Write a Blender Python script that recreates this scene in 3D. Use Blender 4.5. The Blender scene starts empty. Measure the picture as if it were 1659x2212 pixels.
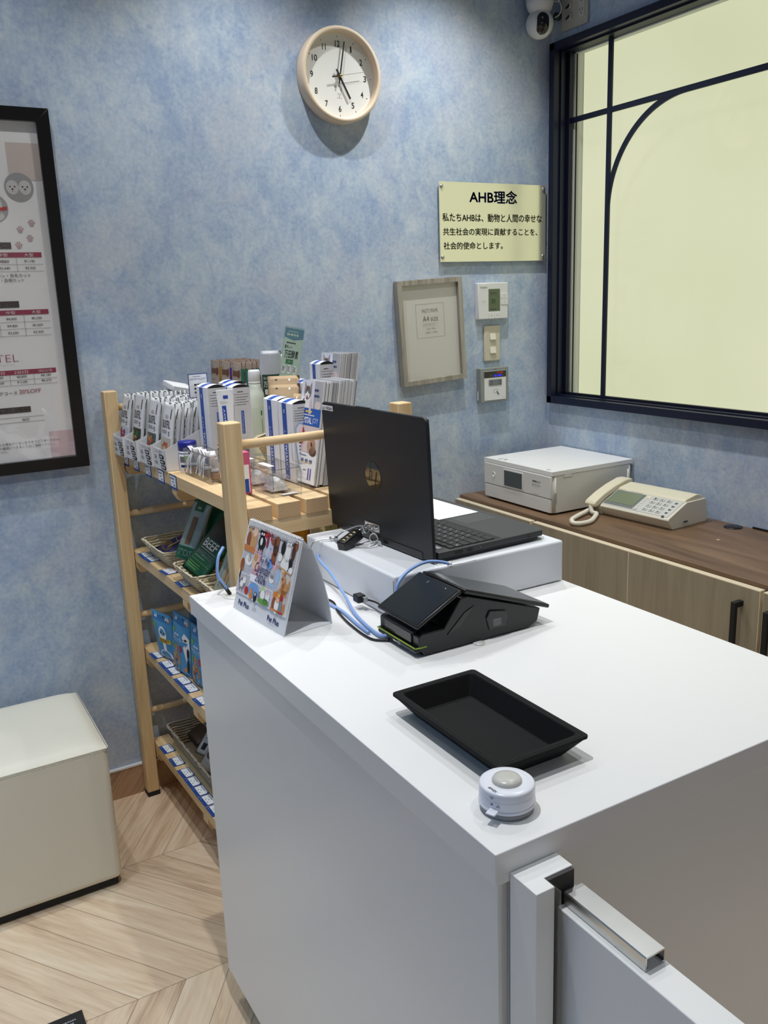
import bpy, bmesh, math, random
from mathutils import Matrix, Vector
random.seed(7)
SC = bpy.context.scene
COL = SC.collection
PI = math.pi
def V(*a): return Vector(a)
def s2l(v): return v/12.92 if v <= .04045 else ((v+.055)/1.055)**2.4
def C(r, g=None, b=None):
    if g is None: r, g, b = [int(r[i:i+2], 16) for i in (0, 2, 4)]
    return (s2l(r/255), s2l(g/255), s2l(b/255), 1)
MATS = {}
def mat(name, col, rough=.5, metal=0., spec=.5, emit=None, es=0., coat=0., noise=0., nscale=60., bump=0., trans=0., aniso=0.):
    m = bpy.data.materials.new(name); m.use_nodes = True
    nt = m.node_tree; b = nt.nodes['Principled BSDF']
    b.inputs['Base Color'].default_value = col
    b.inputs['Roughness'].default_value = rough
    b.inputs['Metallic'].default_value = metal
    b.inputs['Specular IOR Level'].default_value = spec
    b.inputs['Coat Weight'].default_value = coat
    b.inputs['Transmission Weight'].default_value = trans
    b.inputs['Anisotropic'].default_value = aniso
    if emit: b.inputs['Emission Color'].default_value = emit; b.inputs['Emission Strength'].default_value = es
    if noise or bump:
        tc = nt.nodes.new('ShaderNodeTexCoord'); n = nt.nodes.new('ShaderNodeTexNoise')
        n.inputs['Scale'].default_value = nscale; n.inputs['Detail'].default_value = 3
        nt.links.new(tc.outputs['Object'], n.inputs['Vector'])
        if noise:
            r = nt.nodes.new('ShaderNodeMapRange'); r.inputs['To Min'].default_value = 1-noise; r.inputs['To Max'].default_value = 1+noise
            nt.links.new(n.outputs['Fac'], r.inputs['Value'])
            mx = nt.nodes.new('ShaderNodeMix'); mx.data_type = 'RGBA'; mx.blend_type = 'MULTIPLY'; mx.inputs['Factor'].default_value = 1
            mx.inputs['A'].default_value = col; nt.links.new(r.outputs['Result'], mx.inputs['B'])
            nt.links.new(mx.outputs['Result'], b.inputs['Base Color'])
        if bump:
            bp = nt.nodes.new('ShaderNodeBump'); bp.inputs['Strength'].default_value = bump; bp.inputs['Distance'].default_value = .002
            nt.links.new(n.outputs['Fac'], bp.inputs['Height']); nt.links.new(bp.outputs['Normal'], b.inputs['Normal'])
    MATS[name] = m
    return m
def nodes(m): return m.node_tree.nodes, m.node_tree.links
def math_n(nt, op, a, b=None):
    n = nt.nodes.new('ShaderNodeMath'); n.operation = op
    for i, v in enumerate((a, b)):
        if v is None: continue
        if isinstance(v, (int, float)): n.inputs[i].default_value = v
        else: nt.links.new(v, n.inputs[i])
    return n.outputs[0]
def ramp(nt, fac, stops):
    r = nt.nodes.new('ShaderNodeValToRGB'); e = r.color_ramp.elements
    while len(e) < len(stops): e.new(.5)
    for k, (p, c) in zip(e, stops): k.position = p; k.color = c
    nt.links.new(fac, r.inputs['Fac']); return r.outputs['Color']
def noise_n(nt, vec, scale, detail=4., rough=.5, dist=0.):
    n = nt.nodes.new('ShaderNodeTexNoise'); n.inputs['Scale'].default_value = scale; n.inputs['Detail'].default_value = detail
    n.inputs['Roughness'].default_value = rough; n.inputs['Distortion'].default_value = dist
    nt.links.new(vec, n.inputs['Vector']); return n.outputs['Fac']
def mapping(nt, vec, scale=(1, 1, 1), rot=(0, 0, 0), loc=(0, 0, 0)):
    m = nt.nodes.new('ShaderNodeMapping'); m.inputs['Scale'].default_value = scale; m.inputs['Rotation'].default_value = rot
    m.inputs['Location'].default_value = loc; nt.links.new(vec, m.inputs['Vector']); return m.outputs['Vector']
def mixc(nt, fac, a, b, mode='MIX'):
    m = nt.nodes.new('ShaderNodeMix'); m.data_type = 'RGBA'; m.blend_type = mode
    for k, v in (('Factor', fac), ('A', a), ('B', b)):
        s = m.inputs[k] if k != 'Factor' else m.inputs[0]
        if k in 'AB': s = [i for i in m.inputs if i.name == k and i.type == 'RGBA'][0]
        if isinstance(v, (int, float, tuple)): s.default_value = v
        else: nt.links.new(v, s)
    return [o for o in m.outputs if o.type == 'RGBA'][0]
def wood(name, stops, axis='y', scale=1., rough=.5, stretch=14., dens=28.):
    m = mat(name, stops[0][1], rough); nt = m.node_tree; b = nt.nodes['Principled BSDF']
    tc = nt.nodes.new('ShaderNodeTexCoord')
    oi = nt.nodes.new('ShaderNodeObjectInfo')
    add = nt.nodes.new('ShaderNodeVectorMath'); add.operation = 'ADD'
    mul = math_n(nt, 'MULTIPLY', oi.outputs['Random'], 7.)
    nt.links.new(tc.outputs['Object'], add.inputs[0]); nt.links.new(mul, add.inputs[1])
    sc = {'x': (1/stretch, 1, 1), 'y': (1, 1/stretch, 1), 'z': (1, 1, 1/stretch)}[axis]
    v = mapping(nt, add.outputs[0], sc)
    f = noise_n(nt, v, dens*scale, 5, .55, 1.2); g = noise_n(nt, v, dens*scale*6, 3, .6)
    f2 = math_n(nt, 'ADD', math_n(nt, 'MULTIPLY', f, .8), math_n(nt, 'MULTIPLY', g, .2))
    nt.links.new(ramp(nt, f2, stops), b.inputs['Base Color']); return m
def glass(name, tint=(1, 1, 1, 1), refl=.06, rough=.02):
    m = bpy.data.materials.new(name); m.use_nodes = True; nt = m.node_tree
    for n in list(nt.nodes):
        if n.type == 'BSDF_PRINCIPLED': nt.nodes.remove(n)
    out = [n for n in nt.nodes if n.type == 'OUTPUT_MATERIAL'][0]
    t = nt.nodes.new('ShaderNodeBsdfTransparent'); t.inputs['Color'].default_value = tint
    g = nt.nodes.new('ShaderNodeBsdfGlossy'); g.inputs['Roughness'].default_value = rough
    lw = nt.nodes.new('ShaderNodeLayerWeight'); lw.inputs['Blend'].default_value = .5
    f = math_n(nt, 'ADD', math_n(nt, 'MULTIPLY', math_n(nt, 'POWER', lw.outputs['Facing'], 5.), .6), refl)
    mx = nt.nodes.new('ShaderNodeMixShader'); nt.links.new(f, mx.inputs['Fac'])
    nt.links.new(t.outputs[0], mx.inputs[1]); nt.links.new(g.outputs[0], mx.inputs[2]); nt.links.new(mx.outputs[0], out.inputs['Surface'])
    MATS[name] = m; return m

# ---------------------------------------------------------------- mesh builder
class MB:
    def __init__(s): s.bm = bmesh.new(); s.mats = []
    def mi(s, m):
        if m is None: return 0
        if m not in s.mats: s.mats.append(m)
        return s.mats.index(m)
    def absorb(s, b2, m, M=None):
        i = s.mi(m); mp = {}
        for v in b2.verts: mp[v] = s.bm.verts.new(M @ v.co if M else v.co)
        for f in b2.faces:
            try: nf = s.bm.faces.new([mp[v] for v in f.verts])
            except ValueError: continue
            nf.material_index = i; nf.smooth = f.smooth
        b2.free()
    def box(s, x0, x1, y0, y1, z0, z1, m=None, bev=0., M=None, seg=2, edges=None):
        b = bmesh.new(); bmesh.ops.create_cube(b, size=1)
        for v in b.verts: v.co = V((x0+x1)/2+v.co.x*(x1-x0), (y0+y1)/2+v.co.y*(y1-y0), (z0+z1)/2+v.co.z*(z1-z0))
        if bev:
            ed = b.edges[:] if edges is None else [e for e in b.edges if edges(e)]
            r_ = bmesh.ops.bevel(b, geom=ed, offset=bev, segments=seg, profile=.5, affect='EDGES')
            for f in r_['faces']: f.smooth = True
        s.absorb(b, m, M); return s
    def prism(s, pts, axis, a, b_, m=None, M=None, bev=0.):
        b = bmesh.new()
        def P(p, t): return {'x': V(t, p[0], p[1]), 'y': V(p[0], t, p[1]), 'z': V(p[0], p[1], t)}[axis]
        A = [b.verts.new(P(p, a)) for p in pts]; B = [b.verts.new(P(p, b_)) for p in pts]
        b.faces.new(A); b.faces.new(B[::-1]); n = len(pts)
        for i in range(n): b.faces.new([A[i], B[i], B[(i+1) % n], A[(i+1) % n]])
        bmesh.ops.recalc_face_normals(b, faces=b.faces[:])
        if bev:
            r_ = bmesh.ops.bevel(b, geom=b.edges[:], offset=bev, segments=2, profile=.5, affect='EDGES')
            for f in r_['faces']: f.smooth = True
        s.absorb(b, m, M); return s
    def lathe(s, prof, m=None, seg=40, M=None, smooth=True):
        b = bmesh.new(); rings = []
        for r, z in prof:
            if r < 1e-6: rings.append([b.verts.new((0, 0, z))])
            else: rings.append([b.verts.new((r*math.cos(2*PI*i/seg), r*math.sin(2*PI*i/seg), z)) for i in range(seg)])
        for A, B in zip(rings, rings[1:]):
            for i in range(seg):
                j = (i+1) % seg
                q = [A[i % len(A)], A[j % len(A)], B[j % len(B)], B[i % len(B)]]
                u = []
                for v in q:
                    if v not in u: u.append(v)
                if len(u) > 2:
                    f = b.faces.new(u); f.smooth = smooth
        bmesh.ops.recalc_face_normals(b, faces=b.faces[:])
        s.absorb(b, m, M); return s
    def tube(s, pts, r, m=None, seg=8, closed=False, caps=True, M=None):
        pts = [Vector(p) for p in pts]; n = len(pts); b = bmesh.new(); rings = []
        up = V(0, 0, 1)
        prev = None
        for i, p in enumerate(pts):
            a = pts[(i-1) % n] if (closed or i > 0) else p; c = pts[(i+1) % n] if (closed or i < n-1) else p
            t = (c-a).normalized()
            if prev is None:
                nn = t.cross(up)
                if nn.length < 1e-3: nn = t.cross(V(1, 0, 0))
            else:
                nn = prev-t*prev.dot(t)
            nn.normalize(); prev = nn; bb = t.cross(nn)
            rr = r[i] if isinstance(r, (list, tuple)) else r
            rings.append([b.verts.new(p+nn*rr*math.cos(2*PI*k/seg)+bb*rr*math.sin(2*PI*k/seg)) for k in range(seg)])
        for i in range(n if closed else n-1):
            A, B = rings[i], rings[(i+1) % n]
            for k in range(seg):
                f = b.faces.new([A[k], A[(k+1) % seg], B[(k+1) % seg], B[k]]); f.smooth = True
        if caps and not closed: b.faces.new(rings[0][::-1]); b.faces.new(rings[-1])
        bmesh.ops.recalc_face_normals(b, faces=b.faces[:])
        s.absorb(b, m, M); return s
    def face(s, pts, m=None):
        f = s.bm.faces.new([s.bm.verts.new(Vector(p)) for p in pts]); f.material_index = s.mi(m); return s
    def grid(s, P, nu, nv, m=None, smooth=True, M=None):
        b = bmesh.new(); g = [[b.verts.new(P(i/nu, j/nv)) for j in range(nv+1)] for i in range(nu+1)]
        for i in range(nu):
            for j in range(nv):
                f = b.faces.new([g[i][j], g[i+1][j], g[i+1][j+1], g[i][j+1]]); f.smooth = smooth
        s.absorb(b, m, M); return s
    def build(s, name, parent=None, loc=None, rz=None, rot=None, recalc=False):
        if recalc: bmesh.ops.recalc_face_normals(s.bm, faces=s.bm.faces[:])
        me = bpy.data.meshes.new(name); s.bm.to_mesh(me); s.bm.free()
        for m in s.mats: me.materials.append(m)
        o = bpy.data.objects.new(name, me); COL.objects.link(o)
        if parent: o.parent = parent
        if loc is not None: o.location = loc
        if rz is not None: o.rotation_euler = (0, 0, rz)
        if rot is not None: o.rotation_euler = rot
        return o
def smooth_pts(pts, n=8, closed=False):
    P = [Vector(p) for p in pts]; out = []; N = len(P)
    for i in range(N if closed else N-1):
        p1, p2 = P[i], P[(i+1) % N]
        p0 = P[(i-1) % N] if (closed or i > 0) else p1*2-p2
        p3 = P[(i+2) % N] if (closed or i < N-2) else p2*2-p1
        for k in range(n):
            t = k/n
            out.append(.5*((2*p1)+(p2-p0)*t+(2*p0-5*p1+4*p2-p3)*t*t+(3*p1-p0-3*p2+p3)*t**3))
    if not closed: out.append(P[-1])
    return out
# ---------------------------------------------------------------- printing on a face
_tc = bpy.data.curves.new('text_source', 'FONT'); _to = bpy.data.objects.new('text_source', _tc); COL.objects.link(_to)
_cache = {}
def glyphs(s, bold=0., shear=0., res=3):
    k = (s, bold, shear, res)
    if k not in _cache:
        _tc.body = s; _tc.size = 1; _tc.offset = bold; _tc.shear = shear; _tc.resolution_u = res
        me = bpy.data.meshes.new_from_object(_to)
        vs = [(v.co.x, v.co.y) for v in me.vertices]; fs = [tuple(p.vertices) for p in me.polygons]
        bpy.data.meshes.remove(me)
        xs = [v[0] for v in vs]; ys = [v[1] for v in vs]
        _cache[k] = (vs, fs, min(xs), max(xs), min(ys), max(ys))
    return _cache[k]
class Pr(MB):
    """flat print (ink, stickers, labels) lying on a face: origin O, right X, up Y"""
    def __init__(s, O=(0, 0, 0), X=(1, 0, 0), Y=(0, 0, 1), surf=None, step=.00025, base=.0003):
        super().__init__(); s.O = Vector(O); s.X = Vector(X).normalized(); s.Y = Vector(Y).normalized(); s.N = s.X.cross(s.Y); s.surf = surf; s.step = step; s.base = base
    def P(s, x, y, lv): return s.O+s.X*x+s.Y*y+s.N*(s.base+lv*s.step+(s.surf(x, y) if s.surf else 0))
    def pl(s, pts, m, lv=1): s.face([s.P(x, y, lv) for x, y in pts], m); return s
    def rect(s, x0, x1, y0, y1, m, lv=1, n=None):
        n = n or (5 if s.surf else 1)
        s.grid(lambda a, b: s.P(x0+(x1-x0)*a, y0+(y1-y0)*b, lv), n, n, m, smooth=bool(s.surf)); return s
    def frame(s, x0, x1, y0, y1, t, m, lv=1):
        s.rect(x0, x1, y0, y0+t, m, lv); s.rect(x0, x1, y1-t, y1, m, lv); s.rect(x0, x0+t, y0, y1, m, lv); s.rect(x1-t, x1, y0, y1, m, lv); return s
    def disc(s, cx, cy, rx, ry, m, lv=1, n=24, a0=0., a1=2*PI):
        pts = [(cx+rx*math.cos(a0+(a1-a0)*i/n), cy+ry*math.sin(a0+(a1-a0)*i/n)) for i in range(n if a1-a0 > 6.2 else n+1)]
        return s.pl(pts, m, lv)
    def text(s, t, x0, x1, y0, y1, m, lv=2, bold=0., shear=0., res=3, fit=True, align='l', rot=0.):
        """fit the ink of t into the box"""
        if bold > 0 and any(ord(c) > 0x2000 for c in t):      # heavy strokes for dense characters: shifted copies instead of an outline offset
            d = bold*(y1-y0)*.9
            for dx, dy in ((-d, 0), (d, 0), (0, d), (0, -d)): s.text(t, x0+dx, x1+dx, y0+dy, y1+dy, m, lv, 0., shear, res, fit, align, rot)
            return s
        vs, fs, a, b, c, d = glyphs(t, bold, shear, res)
        if rot in (90, -90): W, H = y1-y0, x1-x0
        else: W, H = x1-x0, y1-y0
        ky = H/(d-c); kx = W/(b-a)
        if not fit:
            kx = ky
        q = []
        for x, y in vs:
            X, Y = (x-a)*kx, (y-c)*ky
            if rot == 90: X, Y = H-Y, X
            elif rot == -90: X, Y = Y, W-X
            elif rot == 180: X, Y = W-X, H-Y
            if not fit and align == 'c': X += (x1-x0-(b-a)*kx)/2
            q.append(s.bm.verts.new(s.P(x0+X, y0+Y, lv)))
        i = s.mi(m)
        for f in fs:
            try: nf = s.bm.faces.new([q[k] for k in f]); nf.material_index = i
            except ValueError: pass
        return s
    def lines(s, x0, x1, y0, y1, n, m, lv=2, fill=.45, seed=1):
        """blocks of print too small to read, as broken strokes"""
        r = random.Random(seed); h = (y1-y0)/n
        for k in range(n):
            yb = y0+h*k+h*(1-fill)/2; x = x0; xe = x0+(x1-x0)*r.uniform(.75, 1)
            while x < xe:
                w = min(xe-x, h*fill*r.uniform(.8, 1.6)); s.rect(x, x+w, yb, yb+h*fill, m, lv, n=1); x += w+h*fill*.35
        return s
def tag(o, label=None, cat=None, group=None, kind=None):
    if label: o['label'] = label
    if cat: o['category'] = cat
    if group: o['group'] = group
    if kind: o['kind'] = kind
    return o
def thing(name, label, cat, loc=(0, 0, 0), rz=0., group=None, rot=None):
    o = bpy.data.objects.new(name, None); COL.objects.link(o); o.empty_display_size = .05
    o.location = loc; o.rotation_euler = rot if rot else (0, 0, rz); return tag(o, label, cat, group)
def struct(o): o['kind'] = 'structure'; return o
def dup(o, parent=None):
    c = o.copy(); COL.objects.link(c)
    if parent: c.parent = parent
    for ch in list(o.children): dup(ch, c)
    return c
# rack frame (u across from the customer side, w from the back wall towards the counter)
TH = .0256; RO = V(-1.595, -.0493, 0)
def RK(u, w, z): return V(RO.x+u*math.cos(TH)+w*math.sin(TH), RO.y+u*math.sin(TH)-w*math.cos(TH), z)
ZT, Z2, Z3, Z4 = 1.0543, .7697, .4751, .1722
FX = dict(X=(0, -1, 0), Y=(0, 0, 1))      # a face that looks towards -x
FY = dict(X=(1, 0, 0), Y=(0, 0, 1))       # a face that looks towards -y
FZ = dict(X=(1, 0, 0), Y=(0, 1, 0))       # a face that looks up
# ---------------------------------------------------------------- common materials
white_lam = mat('white_laminate', C(236, 236, 235), .32, spec=.5)
white_lam2 = mat('white_laminate_gate', C(238, 238, 236), .3, spec=.5)
white_pl = mat('white_plastic', C(226, 226, 224), .35)
white_pp = mat('white_paper', C(240, 240, 240), .7)
grey_pp = mat('grey_paper', C(188, 189, 190), .7)
cream_pl = mat('cream_plastic', C(226, 219, 200), .4)
beige_pl = mat('beige_plate', C(205, 198, 176), .45)
black_pl = mat('black_plastic', C(17, 17, 18), .3)
black_gl = mat('black_gloss', C(10, 11, 13), .08, spec=.6)
black_mt = mat('black_matte', C(20, 20, 20), .7)
chrome = mat('chrome', C(215, 215, 212), .12, 1.)
steel = mat('brushed_steel', C(190, 190, 188), .3, 1.)
alu = mat('aluminium', C(206, 206, 204), .3, 1., noise=.05, nscale=40)
ink = mat('black_ink', C(25, 25, 28), .6)
inkg = mat('grey_ink', C(110, 110, 112), .6)
inkl = mat('light_grey_ink', C(170, 172, 174), .6)
navy_ink = mat('navy_ink', C(24, 34, 104), .55)
blue_ink = mat('blue_ink', C(28, 76, 168), .5)
sky_ink = mat('sky_blue_ink', C(120, 165, 222), .6)
red_ink = mat('red_ink', C(190, 40, 48), .55)
crim_ink = mat('crimson_ink', C(158, 44, 78), .6)
brown_ink = mat('dark_brown_ink', C(66, 54, 50), .6)
pink_ink = mat('dusty_pink_ink', C(196, 168, 166), .7)
palep_ink = mat('pale_pink_ink', C(226, 200, 202), .7)
orange_ink = mat('orange_ink', C(222, 132, 60), .6)
yellow_ink = mat('yellow_ink', C(232, 196, 60), .6)
green_ink = mat('green_ink', C(40, 110, 60), .6)
lgreen_ink = mat('leaf_green_ink', C(120, 176, 84), .6)
tan_ink = mat('tan_ink', C(205, 160, 110), .6)
rust_ink = mat('rust_brown_ink', C(150, 84, 50), .6)
choc_ink = mat('chocolate_ink', C(84, 54, 44), .6)
acryl = glass('clear_acrylic', (.99, .99, .99, 1), .035)
acryl_edge = glass('acrylic_edge', (.88, .9, .92, 1), .3, .2)
film = glass('clear_film', (.97, .97, .97, 1), .08, .12)
pane = glass('window_glass', (.99, .99, .985, 1), .018)
pine = wood('pine_wood', [(.3, C(206, 172, 124)), (.55, C(226, 196, 150)), (.75, C(236, 211, 168))], 'y', 1., .55)
pine_x = wood('pine_wood_crosswise', [(.3, C(206, 172, 124)), (.55, C(226, 196, 150)), (.75, C(236, 211, 168))], 'x', 1., .55)
pine_z = wood('pine_wood_upright', [(.3, C(200, 168, 120)), (.55, C(222, 192, 144)), (.75, C(234, 208, 164))], 'z', 1., .55)
def end_grain():
    m = mat('pine_end_grain', C(190, 150, 105), .65); nt = m.node_tree; tc = nt.nodes.new('ShaderNodeTexCoord'); oi = nt.nodes.new('ShaderNodeObjectInfo')
    v = mapping(nt, tc.outputs['Object'], (1, .02, 1), (0, .6, 0)); w = nt.nodes.new('ShaderNodeTexWave'); w.inputs['Scale'].default_value = 85; w.inputs['Distortion'].default_value = 5.5; w.inputs['Detail Scale'].default_value = .4
    nt.links.new(v, w.inputs['Vector']); nt.links.new(math_n(nt, 'MULTIPLY', oi.outputs['Random'], 20.), w.inputs['Phase Offset'])
    nt.links.new(ramp(nt, w.outputs['Fac'], [(.15, C(166, 130, 94)), (.45, C(204, 170, 126)), (.8, C(216, 184, 140))]), nt.nodes['Principled BSDF'].inputs['Base Color']); return m
endg = end_grain()
def mw(o):
    M = Matrix.LocRotScale(o.location, o.rotation_euler, o.scale)
    return mw(o.parent) @ M if o.parent else M
def put(mb, name, root, label=None):
    """geometry given in world metres becomes a child part of root"""
    o = mb.build(name, root); o.data.transform(mw(root).inverted())
    if label: o['label'] = label
    return o
# ================================================================ room
def wall_mat():
    m = mat('mottled_blue_wallpaper', C(160, 180, 210), .85, spec=.25); nt = m.node_tree; b = nt.nodes['Principled BSDF']
    g = nt.nodes.new('ShaderNodeNewGeometry'); p = g.outputs['Position']
    pj = nt.nodes.new('ShaderNodeCombineXYZ'); sx = nt.nodes.new('ShaderNodeSeparateXYZ'); nt.links.new(p, sx.inputs[0])
    nt.links.new(math_n(nt, 'ADD', sx.outputs[0], math_n(nt, 'MULTIPLY', sx.outputs[1], 1.)), pj.inputs[0]); nt.links.new(sx.outputs[2], pj.inputs[1])
    v = pj.outputs[0]
    big = noise_n(nt, v, 4.2, 6, .62, .6)
    mid = noise_n(nt, mapping(nt, v, loc=(3, 7, 1), scale=(1.25, .8, 1)), 17, 7, .68, .7)
    hue = noise_n(nt, mapping(nt, v, loc=(9, 2, 5)), 4.5, 5, .6, .4)
    fine = noise_n(nt, v, 90, 4, .6)
    spot = noise_n(nt, mapping(nt, v, loc=(1, 4, 2)), 26, 3, .5, 1.2)
    f = math_n(nt, 'ADD', math_n(nt, 'MULTIPLY', big, .5), math_n(nt, 'MULTIPLY', mid, .5))
    c1 = ramp(nt, f, [(.36, C(153, 171, 198)), (.46, C(170, 185, 204)), (.54, C(184, 197, 210)), (.64, C(201, 209, 215))])
    c2 = mixc(nt, math_n(nt, 'MULTIPLY', ramp(nt, hue, [(.48, (0, 0, 0, 1)), (.62, (1, 1, 1, 1))]), .45), c1, C(196, 198, 206))
    c3 = mixc(nt, math_n(nt, 'MULTIPLY', ramp(nt, spot, [(.6, (0, 0, 0, 1)), (.74, (1, 1, 1, 1))]), .5), c2, C(147, 166, 201))
    c4 = mixc(nt, .22, c3, ramp(nt, fine, [(.3, C(110, 130, 165)), (.7, C(225, 230, 238))]), 'OVERLAY')
    nt.links.new(c4, b.inputs['Base Color'])
    bp = nt.nodes.new('ShaderNodeBump'); bp.inputs['Strength'].default_value = .12; bp.inputs['Distance'].default_value = .002
    nt.links.new(fine, bp.inputs['Height']); nt.links.new(bp.outputs['Normal'], b.inputs['Normal'])
    return m
wallm = wall_mat()
def floor_mat(name, mul, wallmode=False):
    m = mat(name, C(205, 180, 150), .5, spec=.35); nt = m.node_tree; b = nt.nodes['Principled BSDF']
    g = nt.nodes.new('ShaderNodeNewGeometry'); s = nt.nodes.new('ShaderNodeSeparateXYZ'); nt.links.new(g.outputs['Position'], s.inputs[0])
    x = s.outputs[0]; y = s.outputs[2] if wallmode else s.outputs[1]
    S, PW, K = .474, .106, .714
    yy = math_n(nt, 'ADD', y, .351+S*20)
    pp = math_n(nt, 'PINGPONG', yy, S); row = math_n(nt, 'FLOOR', math_n(nt, 'DIVIDE', yy, S))
    xs = math_n(nt, 'ADD', math_n(nt, 'SUBTRACT', x, math_n(nt, 'MULTIPLY', pp, K)), 10.0+.017)
    q = math_n(nt, 'DIVIDE', xs, PW); idx = math_n(nt, 'FLOOR', q); fr = math_n(nt, 'FRACT', q)
    cid = nt.nodes.new('ShaderNodeCombineXYZ'); nt.links.new(idx, cid.inputs[0]); nt.links.new(row, cid.inputs[1])
    wn = nt.nodes.new('ShaderNodeTexWhiteNoise'); wn.noise_dimensions = '2D'; nt.links.new(cid.outputs[0], wn.inputs['Vector'])
    gv = nt.nodes.new('ShaderNodeCombineXYZ')
    nt.links.new(math_n(nt, 'MULTIPLY', xs, 1.), gv.inputs[0]); nt.links.new(math_n(nt, 'ADD', math_n(nt, 'MULTIPLY', pp, .1), math_n(nt, 'MULTIPLY', wn.outputs['Value'], 9.)), gv.inputs[1]); nt.links.new(math_n(nt, 'MULTIPLY', idx, .37), gv.inputs[2])
    n1 = noise_n(nt, gv.outputs[0], 16, 5, .6, 1.6); n2 = noise_n(nt, gv.outputs[0], 110, 3, .6, .4)
    f = math_n(nt, 'ADD', math_n(nt, 'ADD', math_n(nt, 'MULTIPLY', n1, .62), math_n(nt, 'MULTIPLY', n2, .3)), math_n(nt, 'MULTIPLY', wn.outputs['Value'], .14))
    col = ramp(nt, f, [(.36, C(188, 158, 130)), (.5, C(221, 195, 165)), (.6, C(231, 208, 179)), (.72, C(240, 222, 196))])
    e1 = math_n(nt, 'MINIMUM', fr, math_n(nt, 'SUBTRACT', 1., fr)); e2 = math_n(nt, 'MINIMUM', pp, math_n(nt, 'SUBTRACT', S, pp))
    l1 = math_n(nt, 'LESS_THAN', e1, .0085); l2 = math_n(nt, 'LESS_THAN', e2, .0008)
    ln = math_n(nt, 'MAXIMUM', l1, l2)
    col = mixc(nt, math_n(nt, 'MULTIPLY', ln, .75), col, C(104, 82, 66))
    if mul is not None: col = mixc(nt, 1., col, mul, 'MULTIPLY')
    nt.links.new(col, b.inputs['Base Color']); return m
floorm = floor_mat('chevron_plank_flooring', None)
basem = floor_mat('plank_baseboard', C(206, 190, 178), True)
ceilm = mat('grey_ceiling', C(150, 156, 164), .9)
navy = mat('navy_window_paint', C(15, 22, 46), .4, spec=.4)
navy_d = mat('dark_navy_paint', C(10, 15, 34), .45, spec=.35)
grey_al = mat('grey_window_track', C(206, 208, 202), .45, .0)
X0, Y0, ZC = -4.2, -4.6, 2.7
def S(name, f): return struct(f.build(name))
S('floor', MB().box(X0, .1, Y0, .1, -.06, 0, floorm))
S('ceiling', MB().box(X0-.1, .1, Y0-.1, .1, ZC, ZC+.08, ceilm))
S('wall_back', MB().box(X0, .1, 0, .1, 0, ZC, wallm))
S('wall_left', MB().box(X0-.1, X0, Y0, .1, 0, ZC, mat('blue_bounce_wall', C(70, 134, 214), .8)))  # unseen wall; strong blue chosen to bounce cool fill onto the counter side
S('wall_front', MB().box(X0-.1, .1, Y0-.1, Y0, 0, ZC, mat('warm_grey_wall', C(178, 172, 163), .8)))
WY0, WY1, WZ0, WZ1 = -.047, -1.85, 1.074, 2.222          # opening in the right wall
w = MB().box(0, .1, Y0, 0, 0, WZ0, wallm).box(0, .1, Y0, 0, WZ1, ZC, wallm).box(0, .1, Y0, WY1, WZ0, WZ1, wallm).box(0, .1, WY0, 0, WZ0, WZ1, wallm)
S('wall_right', w)
S('baseboard_back', MB().box(X0, -.0, -.008, 0, 0, .092, basem))
S('trim_1', MB().box(X0, 0, -.011, 0, .092, .0985, mat('white_trim', C(222, 224, 228), .5), .001))
# window
wn = bpy.data.objects.new('window_1', None); COL.objects.link(wn); wn.location = (0, -.95, 1.65); struct(wn)
OFF = V(0, .95, -1.65)
T = Matrix.Translation(OFF)
f = MB(); fl = .027; tw = .022
f.box(-fl, .0, WY1-.022, WY0+tw, WZ1-.006, WZ1+.017, navy, .0012, T).box(-fl, 0, WY1-.022, WY0+tw, WZ0-.021, WZ0+.004, navy, .0012, T)
f.box(-fl, 0, WY0-.002, WY0+tw, WZ0-.02, WZ1+.016, navy, .0012, T).box(-fl, 0, WY1-.022, WY1+.002, WZ0-.02, WZ1+.016, navy, .0012, T)
f.build('window_frame', wn)
f = MB()     # deep reveal lining
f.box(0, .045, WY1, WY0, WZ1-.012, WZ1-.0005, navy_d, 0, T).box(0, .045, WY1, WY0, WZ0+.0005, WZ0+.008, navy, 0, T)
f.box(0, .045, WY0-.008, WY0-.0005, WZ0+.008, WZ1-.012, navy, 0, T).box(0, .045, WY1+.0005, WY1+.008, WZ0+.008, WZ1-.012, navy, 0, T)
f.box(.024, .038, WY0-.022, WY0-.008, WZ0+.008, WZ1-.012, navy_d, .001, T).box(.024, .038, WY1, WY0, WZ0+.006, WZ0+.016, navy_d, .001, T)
f.build('window_reveal', wn)
f = MB(); f.box(.046, .062, WY0-.025, WY0-.002, WZ0+.004, WZ1-.004, grey_al, .001, T).box(.066, .088, WY0+.02, WY0-.02, WZ0, WZ1, grey_al, .001, T).box(.046, .07, WY1, WY0, WZ1-.016, WZ1-.004, grey_al, .001, T).box(.05, .054, WY0-.0285, WY0-.0255, WZ0+.01, WZ1-.01, black_mt, 0, T)
f.build('blind_track', wn)
mz, my = 1.9995, -.247; my2 = -1.62
bar = MB(); bar.box(.0305, .0385, my-.0088, my+.0088, WZ0+.008, WZ1-.012, navy, .001, T); bar.build('muntin', wn)
bar = MB(); bar.box(.0305, .0385, my2-.0088, my2+.0088, WZ0+.008, WZ1-.012, navy, .001, T); bar.build('muntin', wn)
bar = MB(); bar.box(.0312, .0378, WY1+.008, WY0-.008, mz-.0088, mz+.0088, navy, .001, T); bar.build('muntin', wn)
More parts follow.
